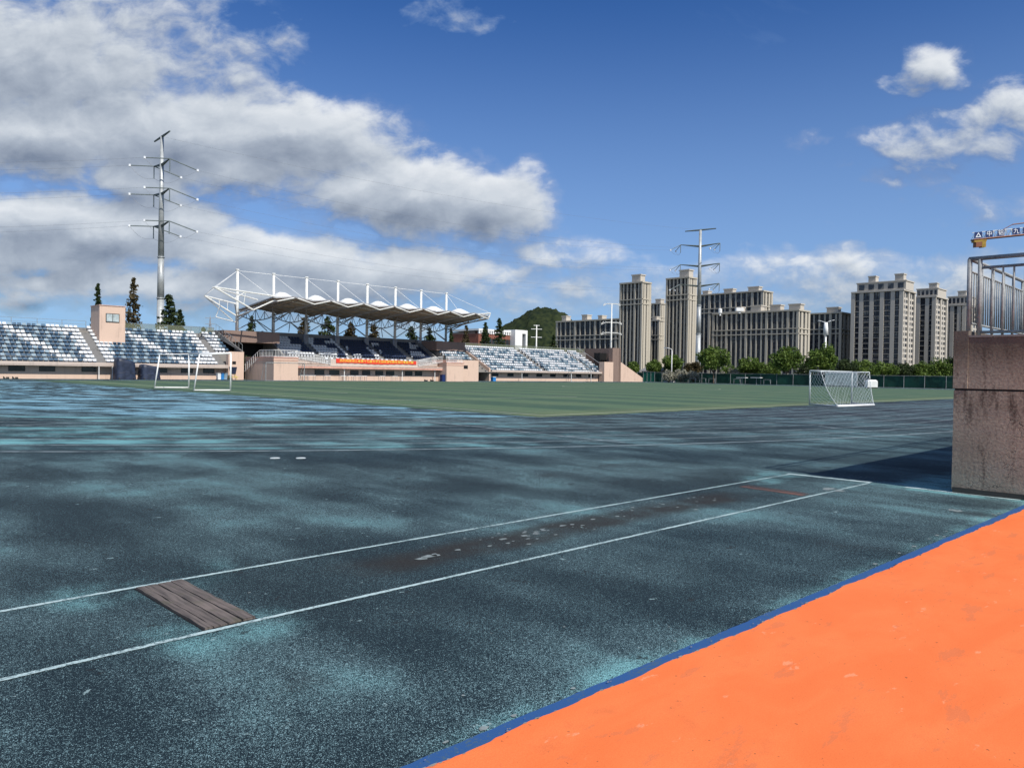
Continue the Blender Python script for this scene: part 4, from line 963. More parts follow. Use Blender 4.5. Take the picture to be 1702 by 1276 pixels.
p = onX(1110, 634, 136); rt = thing('basketball_stand', 'pale blue frame stand leaning by the lamp base', 'sports stand', (136, p.y, .004))
mb = MB(); mb.bar((136, p.y+.6, .3), (136, p.y+.9, 2.1), .06, 6); mb.bar((136, p.y+.9, 2.1), (136, p.y-.3, 2.3), .05, 6); mb.bar((136, p.y+.6, 1.2), (136, p.y-.2, .35), .05, 6); mb.build('frame', 'seatpale', rt)
MB().box(135.6, 136.35, p.y-.3, p.y+.8, .01, .3).build('base', 'seatpale', rt)
for px, lab in ((1233, 'thin white flat roof on one post, left of two by the dark fence'), (1257, 'thin white flat roof on one post, right of two by the dark fence')):
    p = onX(px, 640, 132); rt = thing('flat_shelter', lab, 'shelter', (132, p.y, 0), 'flat shelters by the far fence'); zt = onX(px, 627.5, 132).z
    MB().bar((132, p.y, 0), (132, p.y, zt-.05), .05, 6).build('post', 'galv', rt); MB().box(131.5, 132.5, p.y-.95, p.y+.95, zt-.05, zt+.05).build('roof', 'white', rt)
for px, lab in ((1151, 'low grey hurdle frame left of the big round tree'), (1168, 'low grey hurdle frame below the big round tree'), (1183, 'low grey hurdle frame right of the big tree trunk'), (1225, 'low grey hurdle frame under the flat roofs'), (1275, 'low grey hurdle frame right of the flat roofs')):
    p = onX(px, 640, 134); mb = MB(); x, y = 134, p.y
    mb.bar((x, y-.7, .005), (x, y-.7, 1.), .03, 5); mb.bar((x, y+.7, .005), (x, y+.7, 1.), .03, 5); mb.bar((x, y-.7, 1.), (x, y+.7, 1.), .03, 5); mb.bar((x, y-.7, .05), (x+.7, y-.2, .9), .03, 5); mb.bar((x, y+.7, .05), (x-.5, y+.2, .8), .03, 5)
    tag(recentre(mb.build('hurdle_frame', 'galv')), lab, 'hurdle', 'hurdle frames by the far fence')
p = ground_at(1448, 645); rt = thing('equipment_cabinet', 'white box cabinet on the grass edge behind the small goal', 'cabinet', (p.x, p.y, .004))
x, y = p.x, p.y; mb = MB(); wv = R0*.78; dv = F0*.5
def obox(mb, c, a, b, z0, z1, top=1.):
    c = Vector(c); vs_ = [c-a-b, c+a-b, c+a+b, c-a+b]; mb.add([(q.x, q.y, z0) for q in vs_]+[((c+(q-c)*top).x, (c+(q-c)*top).y, z1) for q in vs_], [(0,3,2,1),(4,5,6,7),(0,1,5,4),(1,2,6,5),(2,3,7,6),(3,0,4,7)])
obox(mb, (x, y, 0), wv, dv, .16, 1.12); mb.build('body', 'white', rt); mb = MB(); obox(mb, (x, y, 0), wv*.98, dv*.98, 1.123, 1.32, .72); mb.build('lid', 'white', rt)
mb = MB(); obox(mb, (x, y, 0), wv*.9, dv*.9, .005, .157); mb.build('plinth', 'frame', rt)
p = onX(1397, 640, 128); rt = thing('advert_board', 'low pale board standing on the far grass behind the goal net', 'board', (128, p.y, 0))
a = onX(1371, 640, 128); b = onX(1424, 640, 128)
MB().box(128, 128.1, b.y, a.y, .25, 2.3).build('panel', 'greyglass', rt); MB().box(127.98, 128.12, b.y, a.y, 2.303, 2.42).build('top_rail', 'white', rt)
for k in range(5): y = b.y+(a.y-b.y)*k/4; MB().bar((128.2, y, 0), (128.2, y, 2.3), .06, 6).build('support', 'galv', rt)
t_ = onX(1373, 533, 185); rt = thing('street_lamp', 'tall white twin-arm lamp with a box body in front of the flats', 'street lamp', (185, t_.y, 0)); y = t_.y; zt = t_.z
MB().bar((185, y, 0), (185, y, zt-2.2), .30, 8, .2).build('pole', 'white', rt, True); MB().bar((185, y, zt-3.5), (185, y, zt-.5), .62, 10, .45).build('body', 'white', rt, True)
MB().path([(185, y+2.0, zt+.1), (185, y+1.2, zt-.05), (185, y, zt-.5), (185, y-1.2, zt-.05), (185, y-2.0, zt+.1)], .09, 6).build('arm', 'white', rt, True)

# ------------------------------------------------------------------ pylons and wires
def pylon(base, top_z, r0, r1, arm_dir, levels, half, label, top_half, rise, strings, joints):
    rt = thing('power_pylon', label, 'pylon', (base.x, base.y, 0)); b = Vector((base.x, base.y, 0)); ad = Vector(arm_dir).normalized()
    mb = MB(); zs = [0]+joints+[top_z]
    for a, c in zip(zs, zs[1:]):
        ra = r0+(r1-r0)*a/top_z; rc = r0+(r1-r0)*c/top_z
        mb.bar(b+Vector((0, 0, a)), b+Vector((0, 0, c)), ra, 14, rc*1.0)
        if c < top_z: mb.bar(b+Vector((0, 0, c-.12)), b+Vector((0, 0, c+.12)), rc+.16, 14)
    mb.build('pole', 'pole', rt, True)
    mb = MB(); T = b+Vector((0, 0, top_z)); mb.bar(T-ad*top_half+Vector((0, 0, -.2)), T, .20, 6, .32); mb.bar(T+ad*top_half+Vector((0, 0, .3)), T, .20, 6, .32); mb.build('crossarm', 'poledark', rt)
    ends = []
    for z in levels:
        C_ = b+Vector((0, 0, z)); mb = MB()
        for s in (-1, 1):
            E_ = C_+ad*(s*half)+Vector((0, 0, rise)); mb.bar(C_+Vector((0, 0, -.25)), E_, .42, 6, .14); ends.append((z, s, E_))
        mb.build('crossarm', 'poledark', rt)
    for z, s, E_ in ends:
        MB().bar(E_, E_-Vector((0, 0, 3.1)), .13, 6).build('insulator', 'insul', rt)
        tips = []
        for d in strings:
            Q = E_+Vector(d); mb = MB(); mb.bar(E_, Q, .13, 6); mb.build('insulator', 'insul', rt)
            mb = MB(); mb.bar(Q-Vector((0, 0, .28)), Q+Vector((0, 0, .28)), .30, 8, .30); mb.build('grading_ring', 'signwhite', rt); tips.append(Q)
        J = E_-Vector((0, 0, 3.1)); mb = MB()
        for Q in tips: mb.path([Q.lerp(J, k/8)+Vector((0, 0, -1.3*math.sin(math.pi*k/8))) for k in range(9)], .03, 4)
        mb.build('jumper_wire', 'wire', rt)
    return ends
def camv(r, f, z): v = R0*r+F0*f; return (v.x, v.y, z)
LB = at(266, 600, 190); RBs = at(1160, 600, 300)
zL = at(272, 229, 190).z
lev = [at(271, 274, 190).z, at(270, 322, 190).z, at(268, 375, 190).z]
endsL = pylon(LB, zL, 1.05, .42, camv(.707, -.707, 0), lev, 5.2, 'tall tubular steel pylon with tension insulators behind the left stand', 5.0, .35,
              [camv(-5.6, -1.2, -.15), camv(5.4, 3.4, -1.9)], [at(265, 496, 190).z, at(267, 428, 190).z])
zR = at(1160, 383, 300).z
levR = [at(1160, 409, 300).z, at(1160, 442, 300).z, at(1160, 475, 300).z]
endsR = pylon(RBs, zR, 1.15, .5, camv(.93, -.36, 0), levR, 7.6, 'tall tubular steel pylon rising in front of the apartment towers', 6.0, .7,
              [camv(-4.6, -2.8, -2.6), camv(-1.0, 4.5, -1.8)], [at(1160, 555, 300).z, at(1160, 508, 300).z])
def wire(p, q, sag, lab):
    p, q = Vector(p), Vector(q); mb = MB(); n = 24
    mb.path([p.lerp(q, k/n)+Vector((0, 0, -sag*4*(k/n)*(1-k/n))) for k in range(n+1)], .02, 4)
    tag(recentre(mb.build('power_line', 'wire')), lab, 'wire', 'power lines between the pylons')
nm = {0: 'top', 1: 'middle', 2: 'bottom'}; sd = {-1: 'far', 1: 'near'}
for (z, s, E_), (z2, s2, E2) in zip(endsL, endsR):
    i = lev.index(z)
    wire(E_+Vector(camv(5.4, 3.4, -1.9)), E2+Vector(camv(-4.6, -2.8, -2.6)), 4.5, 'thin wire between the two pylons, %s arm, %s side' % (nm[i], sd[s]))
    Q = E_+Vector(camv(-5.6, -1.2, -.15)); wire(Q, Q+Vector(camv(-150, -25, -4)), 3.5, 'thin wire running left from the left pylon, %s arm, %s side' % (nm[i], sd[s]))
wire((LB.x, LB.y, zL), (RBs.x, RBs.y, zR), 3., 'topmost thin earth wire strung between the two pylon tips')
def steel_pole(px, ytop, depth, arms, label, kinked):
    t_ = at(px, ytop, depth); rt = thing('steel_pylon', label, 'pylon', (t_.x, t_.y, 0)); MB().bar((t_.x, t_.y, 0), (t_.x, t_.y, t_.z), .5, 8, .22).build('pole', 'whitesteel', rt, True)
    for ya, hw in arms:
        z = at(px, ya, depth).z; mb = MB(); C_ = Vector((t_.x, t_.y, z)); k = hw*depth/FOC
        for s in (-1, 1):
            if kinked: mb.bar(C_, C_+R0*(s*k*.6), .20, 5); mb.bar(C_+R0*(s*k*.6), C_+R0*(s*k)+Vector((0, 0, -.9)), .16, 5); mb.bar(C_+R0*(s*k*.75)+Vector((0, 0, .35)), C_+R0*(s*k)+Vector((0, 0, -.5)), .14, 5)
            else: mb.bar(C_, C_+R0*(s*k), .17, 5)
        mb.build('crossarm', 'whitesteel', rt)
steel_pole(1017, 504, 330, [(505, 14), (536, 17), (553, 17)], 'white steel pole with bent crossarms behind the right end of the stand', True)
steel_pole(892, 540, 340, [(541, 5), (547, 9), (560.5, 9)], 'slim white steel pole with straight crossarms before the hill', False)
p = at(349, 560, 620); rt = thing('lattice_tower', 'faint lattice pylon far away between the pylon and the roof mast', 'pylon', (p.x, p.y, 0)); zt = at(349, 524, 620).z; mb = MB(); b = Vector((p.x, p.y, 0)); wv = 3.4
for sx in (-1, 1):
    for sy in (-1, 1): mb.bar(b+R0*sx*wv+F0*sy*wv, b+Vector((0, 0, zt)), .22, 4, .12)
for k in range(9):
    z0, z1 = zt*k/9, zt*(k+1)/9; w0, w1 = wv*(1-k/9), wv*(1-(k+1)/9)
    for sy in (-1, 1): mb.bar(b+R0*w0+F0*sy*w0+U0*z0, b-R0*w1+F0*sy*w1+U0*z1, .12, 4); mb.bar(b-R0*w0+F0*sy*w0+U0*z0, b+R0*w1+F0*sy*w1+U0*z1, .12, 4)
mb.build('lattice', 'roofsteel', rt); mb = MB()
for f in (.72, .84, .95): mb.bar(b-R0*4+U0*zt*f, b+R0*4+U0*zt*f, .22, 4)
mb.build('crossarm', 'roofsteel', rt)

# ------------------------------------------------------------------ tower crane jib
DC = 210.; rt_ = at(1760, 400, DC)
c0, c1 = at(1618, 398.5, DC), at(1880, 372, DC); ax = (c1-c0).normalized(); sd_ = Vector((-ax.y, ax.x, 0)).normalized(); sd_ = sd_ if sd_.dot(F0) > 0 else -sd_
rt = thing('tower_crane', 'tower crane jib with blue character signs and a yellow block above the railing', 'crane', (c1.x, c1.y, 0))
L = (c1-c0).length; h = 2.0; mb = MB()
lo = lambda s, y: c0+ax*s+sd_*y; hi = lambda s: c0+ax*s+U0*h+sd_*.6
for y in (0, 1.2): mb.bar(lo(0, y), lo(L, y), .22, 5)
mb.build('jib_chord', 'cranered', rt)
mb = MB(); mb.bar(hi(0), hi(L), .10, 5); n = 26
for k in range(n):
    s0, s1 = L*k/n, L*(k+1)/n
    for y in (0, 1.2): mb.bar(lo(s0, y), hi((s0+s1)/2), .07, 4); mb.bar(hi((s0+s1)/2), lo(s1, y), .07, 4)
mb.build('jib_lattice', 'whitesteel', rt)
mb = MB(); a = c0+ax*11.2+U0*(h+1.2)+sd_*.6; mb.bar(a, a+ax*40+U0*1., .16, 5); mb.bar(a, hi(8.5), .10, 5); mb.build('tie_bar', 'cranered', rt)
zr = math.atan2(ax.y, ax.x); til = math.asin(ax.z)
def sign(s0, s1, ch):
    mb = MB(); o_ = -sd_*.12
    p0, p1 = lo(s0, 0)+o_+U0*.28, lo(s1, 0)+o_+U0*.28; p2, p3 = p1+U0*1.72, p0+U0*1.72; bk = sd_*.08
    mb.add([p0, p1, p2, p3, p0+bk, p1+bk, p2+bk, p3+bk], [(0,1,2,3),(7,6,5,4),(0,4,5,1),(1,5,6,2),(2,6,7,3),(3,7,4,0)]); so_ = mb.build('sign', 'signblue', rt)
    c = (p0+p2)/2-sd_*.03
    if ch: lettering(ch, rt, 'signwhite', 1.6, c, (math.pi/2, 0, zr), None)
    else:
        mb = MB(); e = -sd_*.03
        tri_ = [c-ax*.8-U0*.6+e, c+ax*.8-U0*.6+e, c+U0*.75+e]; inn = [c-ax*.42-U0*.38+e, c+ax*.42-U0*.38+e, c+U0*.3+e]
        mb.add(tri_+inn, [(0,1,4,3),(1,2,5,4),(2,0,3,5)]); mb.build('emblem', 'signwhite', rt)
sign(.2, 2.3, None); sign(3.3, 5.3, '中'); sign(6.6, 8.5, '铝'); sign(10.8, 12.8, '九'); sign(13.7, 15.7, '局')
mb = MB()
q0 = lo(.3, .1)-U0*.3
def cblock(s0, s1, z0, z1, mat, nm_):
    mb = MB(); p = [lo(s0, -.1), lo(s1, -.1), lo(s1, 1.3), lo(s0, 1.3)]
    mb.add([q+U0*z0 for q in p]+[q+U0*z1 for q in p], [(0,3,2,1),(4,5,6,7),(0,1,5,4),(1,2,6,5),(2,3,7,6),(3,0,4,7)]); mb.build(nm_, mat, rt)
cblock(.2, 3.7, -.75, -.23, 'craneyellow', 'ballast_frame'); cblock(.7, 2.35, -2.1, -.755, 'cranered', 'ballast_block'); cblock(2.36, 3.5, -2.35, -.755, 'craneyellow', 'ballast_block')
MB().box(c1.x-.9, c1.x+.9, c1.y-.9, c1.y+.9, 0, c1.z+3).build('tower', 'craneyellow', rt)

# ------------------------------------------------------------------ apartment blocks
def block(name, label, xL, xc, xR, ytop, depth, nb, nn, style='pilaster', boxes=(), setback=None, group='apartment blocks on the skyline'):
    c = at(xc, ytop, depth); X0, Y0, H = c.x, c.y, c.z
    Y1 = onX(xL, ytop, X0).y; X1 = onY(xR, ytop, Y0).x
    rt = thing(name, label, 'apartment block', (X0, Y0, 0), group); st = 'stonepale' if style == 'balcony' else 'stone'
    MB().box(X0+1.1, X1-.05, Y0+1.1, Y1-.05, 0, H-1).build('wall', 'spandrel', rt)
    fl = 3.05; nf = int(H/fl)
    faces = [('W', Y0, Y1, nb), ('N', X0, X1, nn)]
    def fbox(mb, fc, s0, s1, o0, o1, z0, z1):          # o = depth behind the facade line
        if fc == 'W': mb.box(X0+o0, X0+o1, s0, s1, z0, z1)
        else: mb.box(s0, s1, Y0+o0, Y0+o1, z0, z1)
    bands = [H-.9, H-3.4*fl, H-4.3*fl] if style == 'pilaster' else [H-.9]
    for fc, s0, s1, n in faces:
        bw = (s1-s0)/n
        for k in range(n+1):
            big = (k == 0 or k == n or (fc == 'W' and k % 4 == 2)); hw = min(bw*.22, .85 if big else .42)
            if style == 'balcony': hw = min(bw*.3, 1.1)
            if fc == 'N' and style == 'pilaster': hw = min(bw*.34, 1.1)
            lo_ = s0+bw*k-hw; hi_ = s0+bw*k+hw
            if k == 0: lo_, hi_ = s0, s0+2*hw
            if k == n: lo_, hi_ = s1-2*hw, s1
            if fc == 'N' and k == 0: lo_ = s0+2.2
            if hi_-lo_ < .1: continue
            mb = MB(); fbox(mb, fc, lo_, hi_, 0 if big else .18, 1.08, 0, H-1.0); mb.build('pilaster', st, rt)
        for k in range(n):
            mb = MB(); a, b = s0+bw*k+.05, s0+bw*(k+1)-.05; mb.cur = 0; fbox(mb, fc, a, b, .95, 1.06, 0, H-1.1)
            mb.cur = 1; white_n = (fc == 'N')
            for j in range(nf):
                z = j*fl
                if z > H-2.2: break
                if style == 'balcony' and fc == 'W':
                    mb.cur = 2; fbox(mb, fc, a, b, .25, .90, z, z+.20); mb.cur = 1; fbox(mb, fc, a, b, .28, .34, z+.22, z+1.0)
                else:
                    mb.cur = 2 if white_n and style == 'balcony' else 1; fbox(mb, fc, a, b, .72, .93, z, z+(1.25 if white_n else .75))
            if style == 'balcony' and fc == 'N':
                mb.cur = 2; w_ = (b-a)
                for f in (0., .42, .88): fbox(mb, fc, a+w_*f, a+w_*(f+.12), .66, .945, 0, H-1.2)
            else:
                mb.cur = 2 if white_n else 1; mid = (a+b)/2; fbox(mb, fc, mid-.10, mid+.10, .62, .94, 0, H-1.2)
            mb.build('window_bay', ['glassfar', 'spandrel', st], rt)
        for z in bands:
            mb = MB(); e = -.35 if z == bands[0] else -.12
            if fc == 'W': mb.box(X0+e, X0+.6, Y0+(e if z == bands[0] else 0), s1, z, z+(.85 if z == bands[0] else .55))
            else: mb.box(X0+.603, s1, Y0+e, Y0+.6, z, z+(.85 if z == bands[0] else .55))
            mb.build('cornice', st, rt)
    MB().box(X0+.61, X1-.02, Y0+.61, Y1-.02, H-.95, H-.2).build('roof', 'stone', rt)
    for (xa, xb, yt) in boxes:
        P0 = onX((xa+xb)/2, yt, X0+4); hw = (xb-xa)*.5*depth/FOC/1.0; zb = P0.z
        mb = MB(); mb.box(X0+3, X0+7.5, P0.y-hw*.95, P0.y+hw*.65, H-.3, max(zb-.6, H+.5)); mb.box(X0+2.6, X0+7.9, P0.y-hw*1.05, P0.y+hw*.75, max(zb-.6, H+.5)+.003, max(zb, H+1.)); mb.build('roof_house', 'stonepale', rt)
    if setback:
        xa, xb2, xr, yt = setback; cc = onX(xb2, yt, X0+2.0); y1 = onX(xa, yt, X0+2.0).y; x1 = onY(xr, yt, cc.y).x
        MB().box(X0+2, x1, cc.y, y1, H-.2, cc.z-.6).build('upper_storey', 'stonepale', rt); MB().box(X0+1.6, x1+.4, cc.y-.4, y1+.4, cc.z-.597, cc.z).build('cornice', 'stonepale', rt)
        n = 5; mb = MB()
        for k in range(n): a = cc.y+(y1-cc.y)*(k+.22)/n; b = cc.y+(y1-cc.y)*(k+.80)/n; mb.box(X0+1.9, X0+1.995, a, b, H+.8, cc.z-1.3)
        mb.build('window_bay', 'glassfar', rt)
    return rt
block('apartment_block', 'long low dark block of flats left of the first tower', 924, 1042, 1062, 528, 470, 14, 2, boxes=((932,945,525),(965,980,523),(993,1004,524)))
block('apartment_tower', 'slim beige tower, left one of the two tallest, lit on its right side', 1030, 1068, 1083, 467, 430, 6, 3, boxes=((1047,1069,456.5),))
block('apartment_block', 'narrow block set back in the gap between the two slim towers', 1080, 1098, 1106, 503, 520, 3, 2, boxes=((1088,1101,497),))
block('apartment_block', 'shorter narrow block low in the gap between the slim towers', 1076, 1096, 1104, 531, 490, 3, 2, boxes=((1084,1094,526),))
block('apartment_tower', 'slim beige tower right beside the tubular pylon, tallest of the left group', 1107, 1145, 1159, 459, 425, 6, 3, boxes=((1126,1149,448.5),))
block('apartment_block', 'long rear block with rooftop boxes right of the pylon', 1146, 1269, 1285, 482, 480, 14, 3, boxes=((1166,1180,483.5),(1200,1221,480),(1240,1264,476.5)))
block('apartment_block', 'long front block of flats with tall pilasters and white roof tanks', 1184, 1328, 1347, 513.5, 400, 17, 3, boxes=((1222,1235,510),(1245,1268,507.5),(1277,1300,506.5),(1308,1333,505)))
block('apartment_block', 'narrow pilastered block just left of the balcony building', 1335, 1399, 1417, 518, 450, 7, 3, boxes=((1371,1395,510.5),))
block('residential_block', 'wide block with balconies on every floor and a lit window face', 1415, 1502, 1523, 480, 420, 5, 2, 'balcony', ((1442,1457,459),(1486,1503,455)), (1425, 1506, 1519, 465))
block('residential_block', 'balcony block, second from the right, half behind the widest one', 1512, 1556, 1576, 491, 450, 3, 2, 'balcony', ((1543,1558,470.5),), (1524, 1559, 1573, 478))
block('residential_block', 'balcony block at the far right partly behind the railing', 1571, 1606, 1630, 505, 470, 3, 2, 'balcony', ((1591,1606,483.5),), (1576, 1610, 1626, 491))
for px, py, lab, s in ((1197, 517, 'round white tank on the roof edge of the front block', .9), (1229, 514.5, 'white rectangular tank on the front block roof', 1.6)):
    p = at(px, py, 398); 
    if s < 1: mb = MB(); mb.bar((p.x, p.y, p.z-1.0), (p.x, p.y, p.z+1.0), 1.0, 12); mb.bar((p.x, p.y, p.z+1.0), (p.x, p.y, p.z+1.4), 1.0, 12, .4); mb.bar((p.x, p.y, p.z-2.4), (p.x, p.y, p.z-1.0), .5, 8)
    else: mb = MB(); obox(mb, p, R0*1.9, F0*1.2, p.z-.9, p.z+.9); mb.bar((p.x, p.y, p.z-2), (p.x, p.y, p.z-.9), .7, 8)
    tag(recentre(mb.build('roof_tank', 'white')), lab, 'tank')

# red brick hall behind the right stand
a = onY(795, 575, 150); b = onY(856, 575, 150); rt = thing('brick_hall', 'red brick hall with white window parapet behind the right stand', 'building', ((a.x+b.x)/2, 150, 0)); zt = onY(840, 549, 150).z; zb = onY(840, 557, 150).z
MB().box(a.x, b.x, 150, 162, 0, zb).build('wall', 'brick', rt); MB().box(a.x-.2, b.x, 149.7, 162, zt-.5, zt).build('parapet_beam', 'white', rt)
n = 16
for k in range(n+1): x = a.x+(b.x-a.x-.5)*k/n; MB().box(x, x+.45, 149.75, 150.2, zb+.003, zt-.503).build('parapet_post', 'white', rt)
MB().box(a.x, b.x, 151.5, 161, zb+.003, zt-.8).build('upper_wall', 'brown_and_shade', rt)
for k in range(9): x = a.x+1+(b.x-a.x-2)*k/9; fo = MB().box(x, x+1.2, 149.93, 149.997, zb-4.6, zb-1.2).build('window', 'frame', rt); MB().box(x+.1, x+1.1, 149.90, 149.925, zb-4.5, zb-1.3).build('pane', 'glass', fo)
a = onY(856, 575, 148); c = onY(868, 575, 148); b = onY(876.5, 575, 148); z1 = onY(866, 548.5, 148).z
rt2 = thing('white_portal', 'white square portal tower with dark glass beside the brick hall', 'building', (a.x, 148, 0))
MB().box(a.x, c.x, 148, 156, 0, z1).build('side_wall', 'white', rt2); MB().box(b.x-.7, b.x, 148, 156, 0, z1).build('side_wall', 'white', rt2); MB().box(c.x+.003, b.x-.703, 148, 156, z1-1.0, z1).build('lintel', 'white', rt2); MB().box(c.x+.003, b.x-.703, 149, 155.5, 0, z1-1.003).build('glazing', 'glass', rt2)

# grey roofed shed and pale rubble beyond the far fence
p = onX(1066, 620, 152); q = onX(1098, 620, 152); zt = onX(1080, 612.5, 152).z
rt = thing('shed', 'low grey roofed shed behind the far fence at the foot of the stair ramp', 'shed', (152, (p.y+q.y)/2, 0)); MB().box(152, 158, q.y, p.y, 0, zt-.6).build('wall', 'greywall', rt)
mb = MB(); mb.add([(151.4, q.y-.5, zt-.6), (151.4, p.y+.5, zt-.6), (155, p.y+.5, zt+.5), (155, q.y-.5, zt+.5), (158.6, q.y-.5, zt-.6), (158.6, p.y+.5, zt-.6)], [(0,3,2,1),(3,4,5,2),(0,4,3),(1,2,5)]); mb.build('roof', 'greywall', rt)

# ------------------------------------------------------------------ hill
def hill():
    c = at(905, 600, 900); H = at(905, 514, 900).z; mb = MB(); nu, nv = 150, 50; r = random.Random(5); vs_ = []
    prof = [(-260, .0), (-175, .10), (-120, .36), (-80, .62), (-55, .78), (-30, .93), (-8, 1.0), (15, .985), (32, .90), (60, .62), (120, .3), (240, .12), (420, 0)]
    def hp(px):
        for (a, ha), (b, hb) in zip(prof, prof[1:]):
            if a <= px <= b: return ha+(hb-ha)*(px-a)/(b-a)
        return 0
    for j in range(nv+1):
        v = -150+300*j/nv; f = math.cos(math.pi*v/300)**1.0 if abs(v) < 150 else 0
        for i in range(nu+1):
            px = -260+680*i/nu; s = px*900/FOC; h_ = H*hp(px)*max(0, f)
            q = c+R0*s+F0*v; vs_.append((q.x+r.uniform(-1, 1), q.y+r.uniform(-1, 1), h_+(r.uniform(-2, 4.2) if h_ > 2 else 0)-.5))
    mb.add(vs_, [(j*(nu+1)+i, j*(nu+1)+i+1, (j+1)*(nu+1)+i+1, (j+1)*(nu+1)+i) for j in range(nv) for i in range(nu)])
    struct(mb.build('hill', 'forest', None, True))
hill()

# ------------------------------------------------------------------ trees
def leaf_mesh(pts, size, seed, name, mat):
    r = np.random.default_rng(seed); n = len(pts); pts = np.asarray(pts)
    a = r.normal(size=(n, 3)); a /= np.linalg.norm(a, axis=1)[:, None]; b = r.normal(size=(n, 3)); b -= a*(a*b).sum(1)[:, None]; b /= np.linalg.norm(b, axis=1)[:, None]
    s = size*r.uniform(.55, 1.3, n)[:, None]; q = np.stack([pts-a*s-b*s*.25, pts+b*s*.55, pts+a*s+b*s*.1, pts-b*s*.5], 1).reshape(-1, 3)
    me = bpy.data.meshes.new(name); me.from_pydata(q.tolist(), [], np.arange(4*n).reshape(-1, 4).tolist()); me.materials.append(M[mat]); me.update(); return me
def place(me, name, rt): o = bpy.data.objects.new(name, me); COL.objects.link(o); o.parent = rt; WL[o] = WL[rt]; return o
def conifer(px, ytop, depth, hw, label, mat='leafdark', dens=1., sparse=0., y0=None):
    t_ = onY(px, ytop, 114.+(px % 7)*.8); depth = (t_-EYE).dot(F0); H = t_.z; R_ = hw*depth/FOC*(2.3 if 495 < px < 725 else 1.75); sd0 = int(px*7+ytop); r = np.random.default_rng(sd0)
    rt = thing('conifer_tree', label, 'tree', (t_.x, t_.y, 0), 'conifers behind the stands')
    mb = MB(); mb.bar((t_.x, t_.y, 0), (t_.x, t_.y, H*.97), .22, 7, .03); mb.build('trunk', 'bark', rt)
    n = int(3600*dens); nb = 150
    bz = np.sort(r.uniform(.10, .985, nb)); ba = r.uniform(0, 6.283, nb); P_ = []
    for z, a in zip(bz, ba):
        rad = R_*((1-z)**.85)*r.uniform(.55, 1.2)*1.15; k = max(4, int(n/nb*(.5+1.0*(1-z))))
        f = r.uniform(.1, 1, k)**.7; w_ = (.16*R_+.05)*(1.06-z)+.04
        P_.append(np.stack([np.cos(a)*f*rad+r.normal(0, w_, k), np.sin(a)*f*rad+r.normal(0, w_, k), z*H-f*rad*.22+r.normal(0, (.12+.012*H)*(1.1-z), k)], 1))
    P_ = np.concatenate(P_); 
    if sparse: P_ = P_[r.random(len(P_)) > sparse]
    P_[:, 2] = np.minimum(P_[:, 2], H)
    place(leaf_mesh(P_, .17+.03*R_, sd0, 'crown', mat), 'crown', rt)
for a in [(163,470,142,10,'slim conifer behind the commentary booth, left side','leafdark',1.,.25),(222,459,142,14,'tall thin conifer with bare top right of the commentary booth','leafrust',.9,.35),
          (281,484,145,20,'dense broad conifer in front of the left pylon pole'),(299,512,140,12,'shorter dark conifer at the right shoulder of the broad one'),
          (338,543,140,9,'small conifer top above the left stand fence near the roof'),(419,524,128,13,'conifer under the left end of the roof','leafdark'),
          (506,528,128,16,'rusty green conifer behind the third roof mast','leafrust'),(545,524,126,17,'dark conifer between the third and fourth roof masts'),(583,534,126,15,'olive conifer right of the fourth roof mast','leafrust'),
          (621,538,128,16,'olive conifer at the fifth roof mast','leafrust'),(684,542,128,12,'conifer between the sixth and seventh roof masts','leafdark'),(714,545,128,12,'conifer just right of the seventh roof mast'),
          (750,546,132,7,'slim conifer just right of the last roof mast'),(775,540,132,10,'rusty conifer left of the brick hall','leafrust'),(807,535,132,11,'dark pointed conifer in front of the brick hall'),(830,527,132,13,'tallest pointed conifer before the brick hall'),(920,556,150,11,'dark conifer at the left foot of the long low flats')]:
    conifer(*a)
def broad(px, ytop, depth, hw, label, mat='leaf', name='broadleaf_tree', trunk=.3, n=2600, group='round trees by the far fence', squash=1.):
    t_ = at(px, ytop, depth); H = t_.z; R_ = hw*depth/FOC*1.06; n = int(n*1.6); sd0 = int(px*3+ytop); r = np.random.default_rng(sd0)
    rt = thing(name, label, 'tree' if 'tree' in name else 'shrub', (t_.x, t_.y, 0), group)
    zc = H*(trunk+(1-trunk)*.48); rz = H*(1-trunk)*.52*squash
    mb = MB(); r2 = random.Random(sd0); base = Vector((t_.x, t_.y, 0)); fork = base+Vector((0, 0, H*trunk*.9)); mb.bar(base, fork, .05+.03*H*.5, 7, .04+.018*H*.5)
    for k in range(6):
        a = k*1.05+r2.random(); e = fork+Vector((math.cos(a)*R_*.55, math.sin(a)*R_*.55, H*(1-trunk)*r2.uniform(.35, .75))); mb.bar(fork, e, .03+.012*H*.5, 5, .02)
    mb.build('trunk', 'bark', rt)
    nc = 46; d = r.normal(size=(nc, 3)); d /= np.linalg.norm(d, axis=1)[:, None]; rr = r.uniform(.35, 1., nc)[:, None]**.6
    C_ = d*rr*np.array([R_*.82, R_*.82, rz*.80])+np.array([0, 0, zc]); C_[:, 2] += (C_[:, 2] < zc-rz*.45)*rz*.2
    cs = r.uniform(.20, .36, nc)*min(R_, rz*1.2); k = n//nc
    P_ = np.concatenate([c+((lambda g: g/np.linalg.norm(g, axis=1)[:, None])(r.normal(size=(k, 3)))*r.uniform(.45, 1.05, k)[:, None]*s) for c, s in zip(C_, cs)]); P_[:, 2] = np.maximum(P_[:, 2], .12)
    place(leaf_mesh(P_, .12+.040*R_, sd0, 'crown', mat), 'crown', rt)
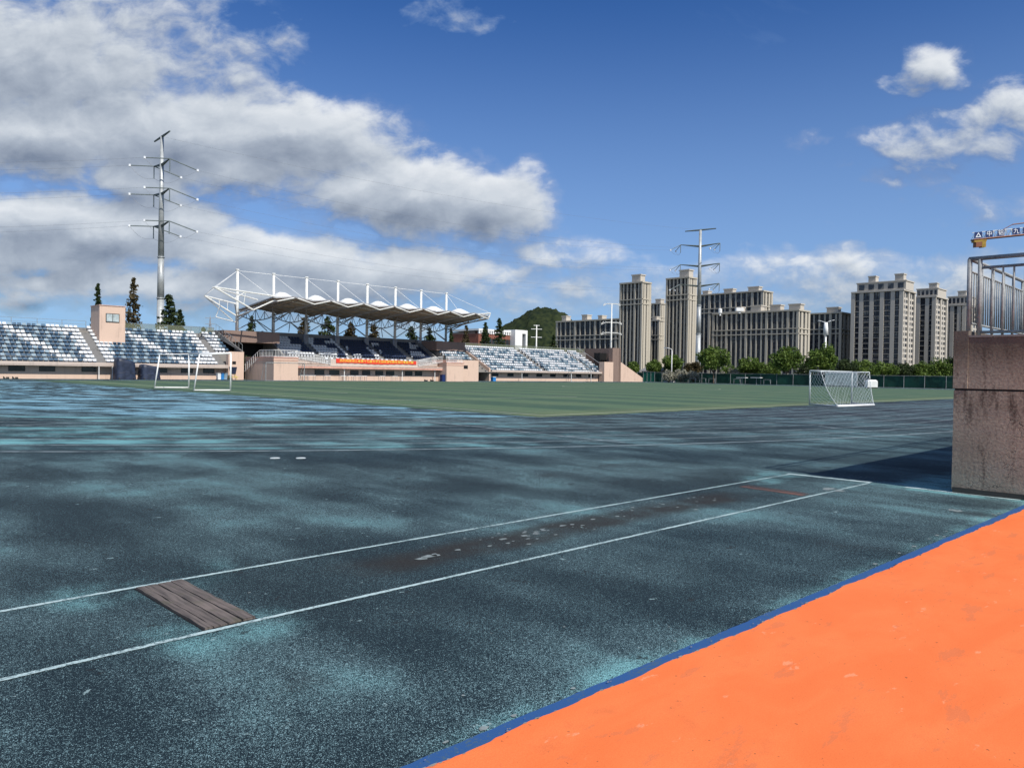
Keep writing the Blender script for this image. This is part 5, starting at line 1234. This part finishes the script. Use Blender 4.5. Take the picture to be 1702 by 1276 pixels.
for a in [(1187,575,152,29,'big round tree right of the tubular pylon by the far fence'),(1246,592,156,22,'smaller round tree between the two big ones by the fence'),(1308,576,148,29,'round tree with a clear trunk in front of the dark fence'),
          (1366,573,156,30,'tall dark round tree behind the small goal'),(1052,600,175,13,'small tree at the foot of the left slim tower'),(1086,597,178,14,'bushy tree between the slim towers above the grey shed'),(1118,590,178,20,'bright green tree behind the street lamp'),(1152,600,176,16,'olive tree just left of the tubular pylon','leafrust')]:
    broad(*a)
for k, (px, yt, hw, lab) in enumerate([(1405,603,20,'leafy shrub mass under the narrow pilastered block'),(1438,601,22,'leafy shrub at the left foot of the wide balcony block'),(1472,606,20,'leafy shrub below the middle of the wide balcony block'),(1504,608,20,'bright shrub under the lit window face'),(1533,606,18,'shrub right of the lit window face'),(1560,598,20,'taller shrub below the second balcony block'),(1594,592,22,'brownish tree at the wall edge on the right'),(1275,606,20,'low shrub between the round trees before the front block'),(1215,612,16,'low shrub right of the big round tree'),(1340,606,16,'low shrub right of the clear trunked tree')]):
    broad(px, yt-4, 185, hw*1.15, lab, 'leaf' if k % 3 else 'leafdark', 'leafy_shrub', .03, 3000, 'shrubs beyond the far fence', 1.1)
for px, yt, hw, lab in [(1112,615,12,'pale flowering shrub by the lamp post'),(1132,613,12,'pale flowering shrub second right of the lamp'),(1152,615,12,'pale flowering shrub left of the big round tree'),(1200,617,10,'pale flowering shrub right of the big tree trunk'),(1222,610,14,'pale flowering shrub, highest of the pale ones'),(1242,615,11,'pale flowering shrub under the smaller round tree')]:
    broad(px, yt, 158, hw, lab, 'leafpale', 'flowering_shrub', .05, 900, 'pale flowering shrubs beyond the fence', 1.1)
for px, Y, h_, lab in [(413,100.5,3.3,'dark shrub in the passage left of the central stand'),(424,101.5,2.6,'second dark shrub in the passage nearer the stair railing')]:
    p = onY(px, 620, Y); R_ = 1.1; sd0 = int(px); r = np.random.default_rng(sd0); rt = thing('passage_shrub', lab, 'shrub', (p.x, Y, 0), 'shrubs in the passage')
    MB().bar((p.x, Y, 0), (p.x, Y, h_*.7), .06, 6).build('stem', 'bark', rt); g = r.normal(size=(900, 3)); g /= np.linalg.norm(g, axis=1)[:, None]; g *= r.uniform(.3, 1, (900, 1)); g *= np.array([R_, R_, h_*.5]); g[:, 2] += h_*.55
    place(leaf_mesh(g, .16, sd0, 'foliage', 'leafdark'), 'foliage', rt)
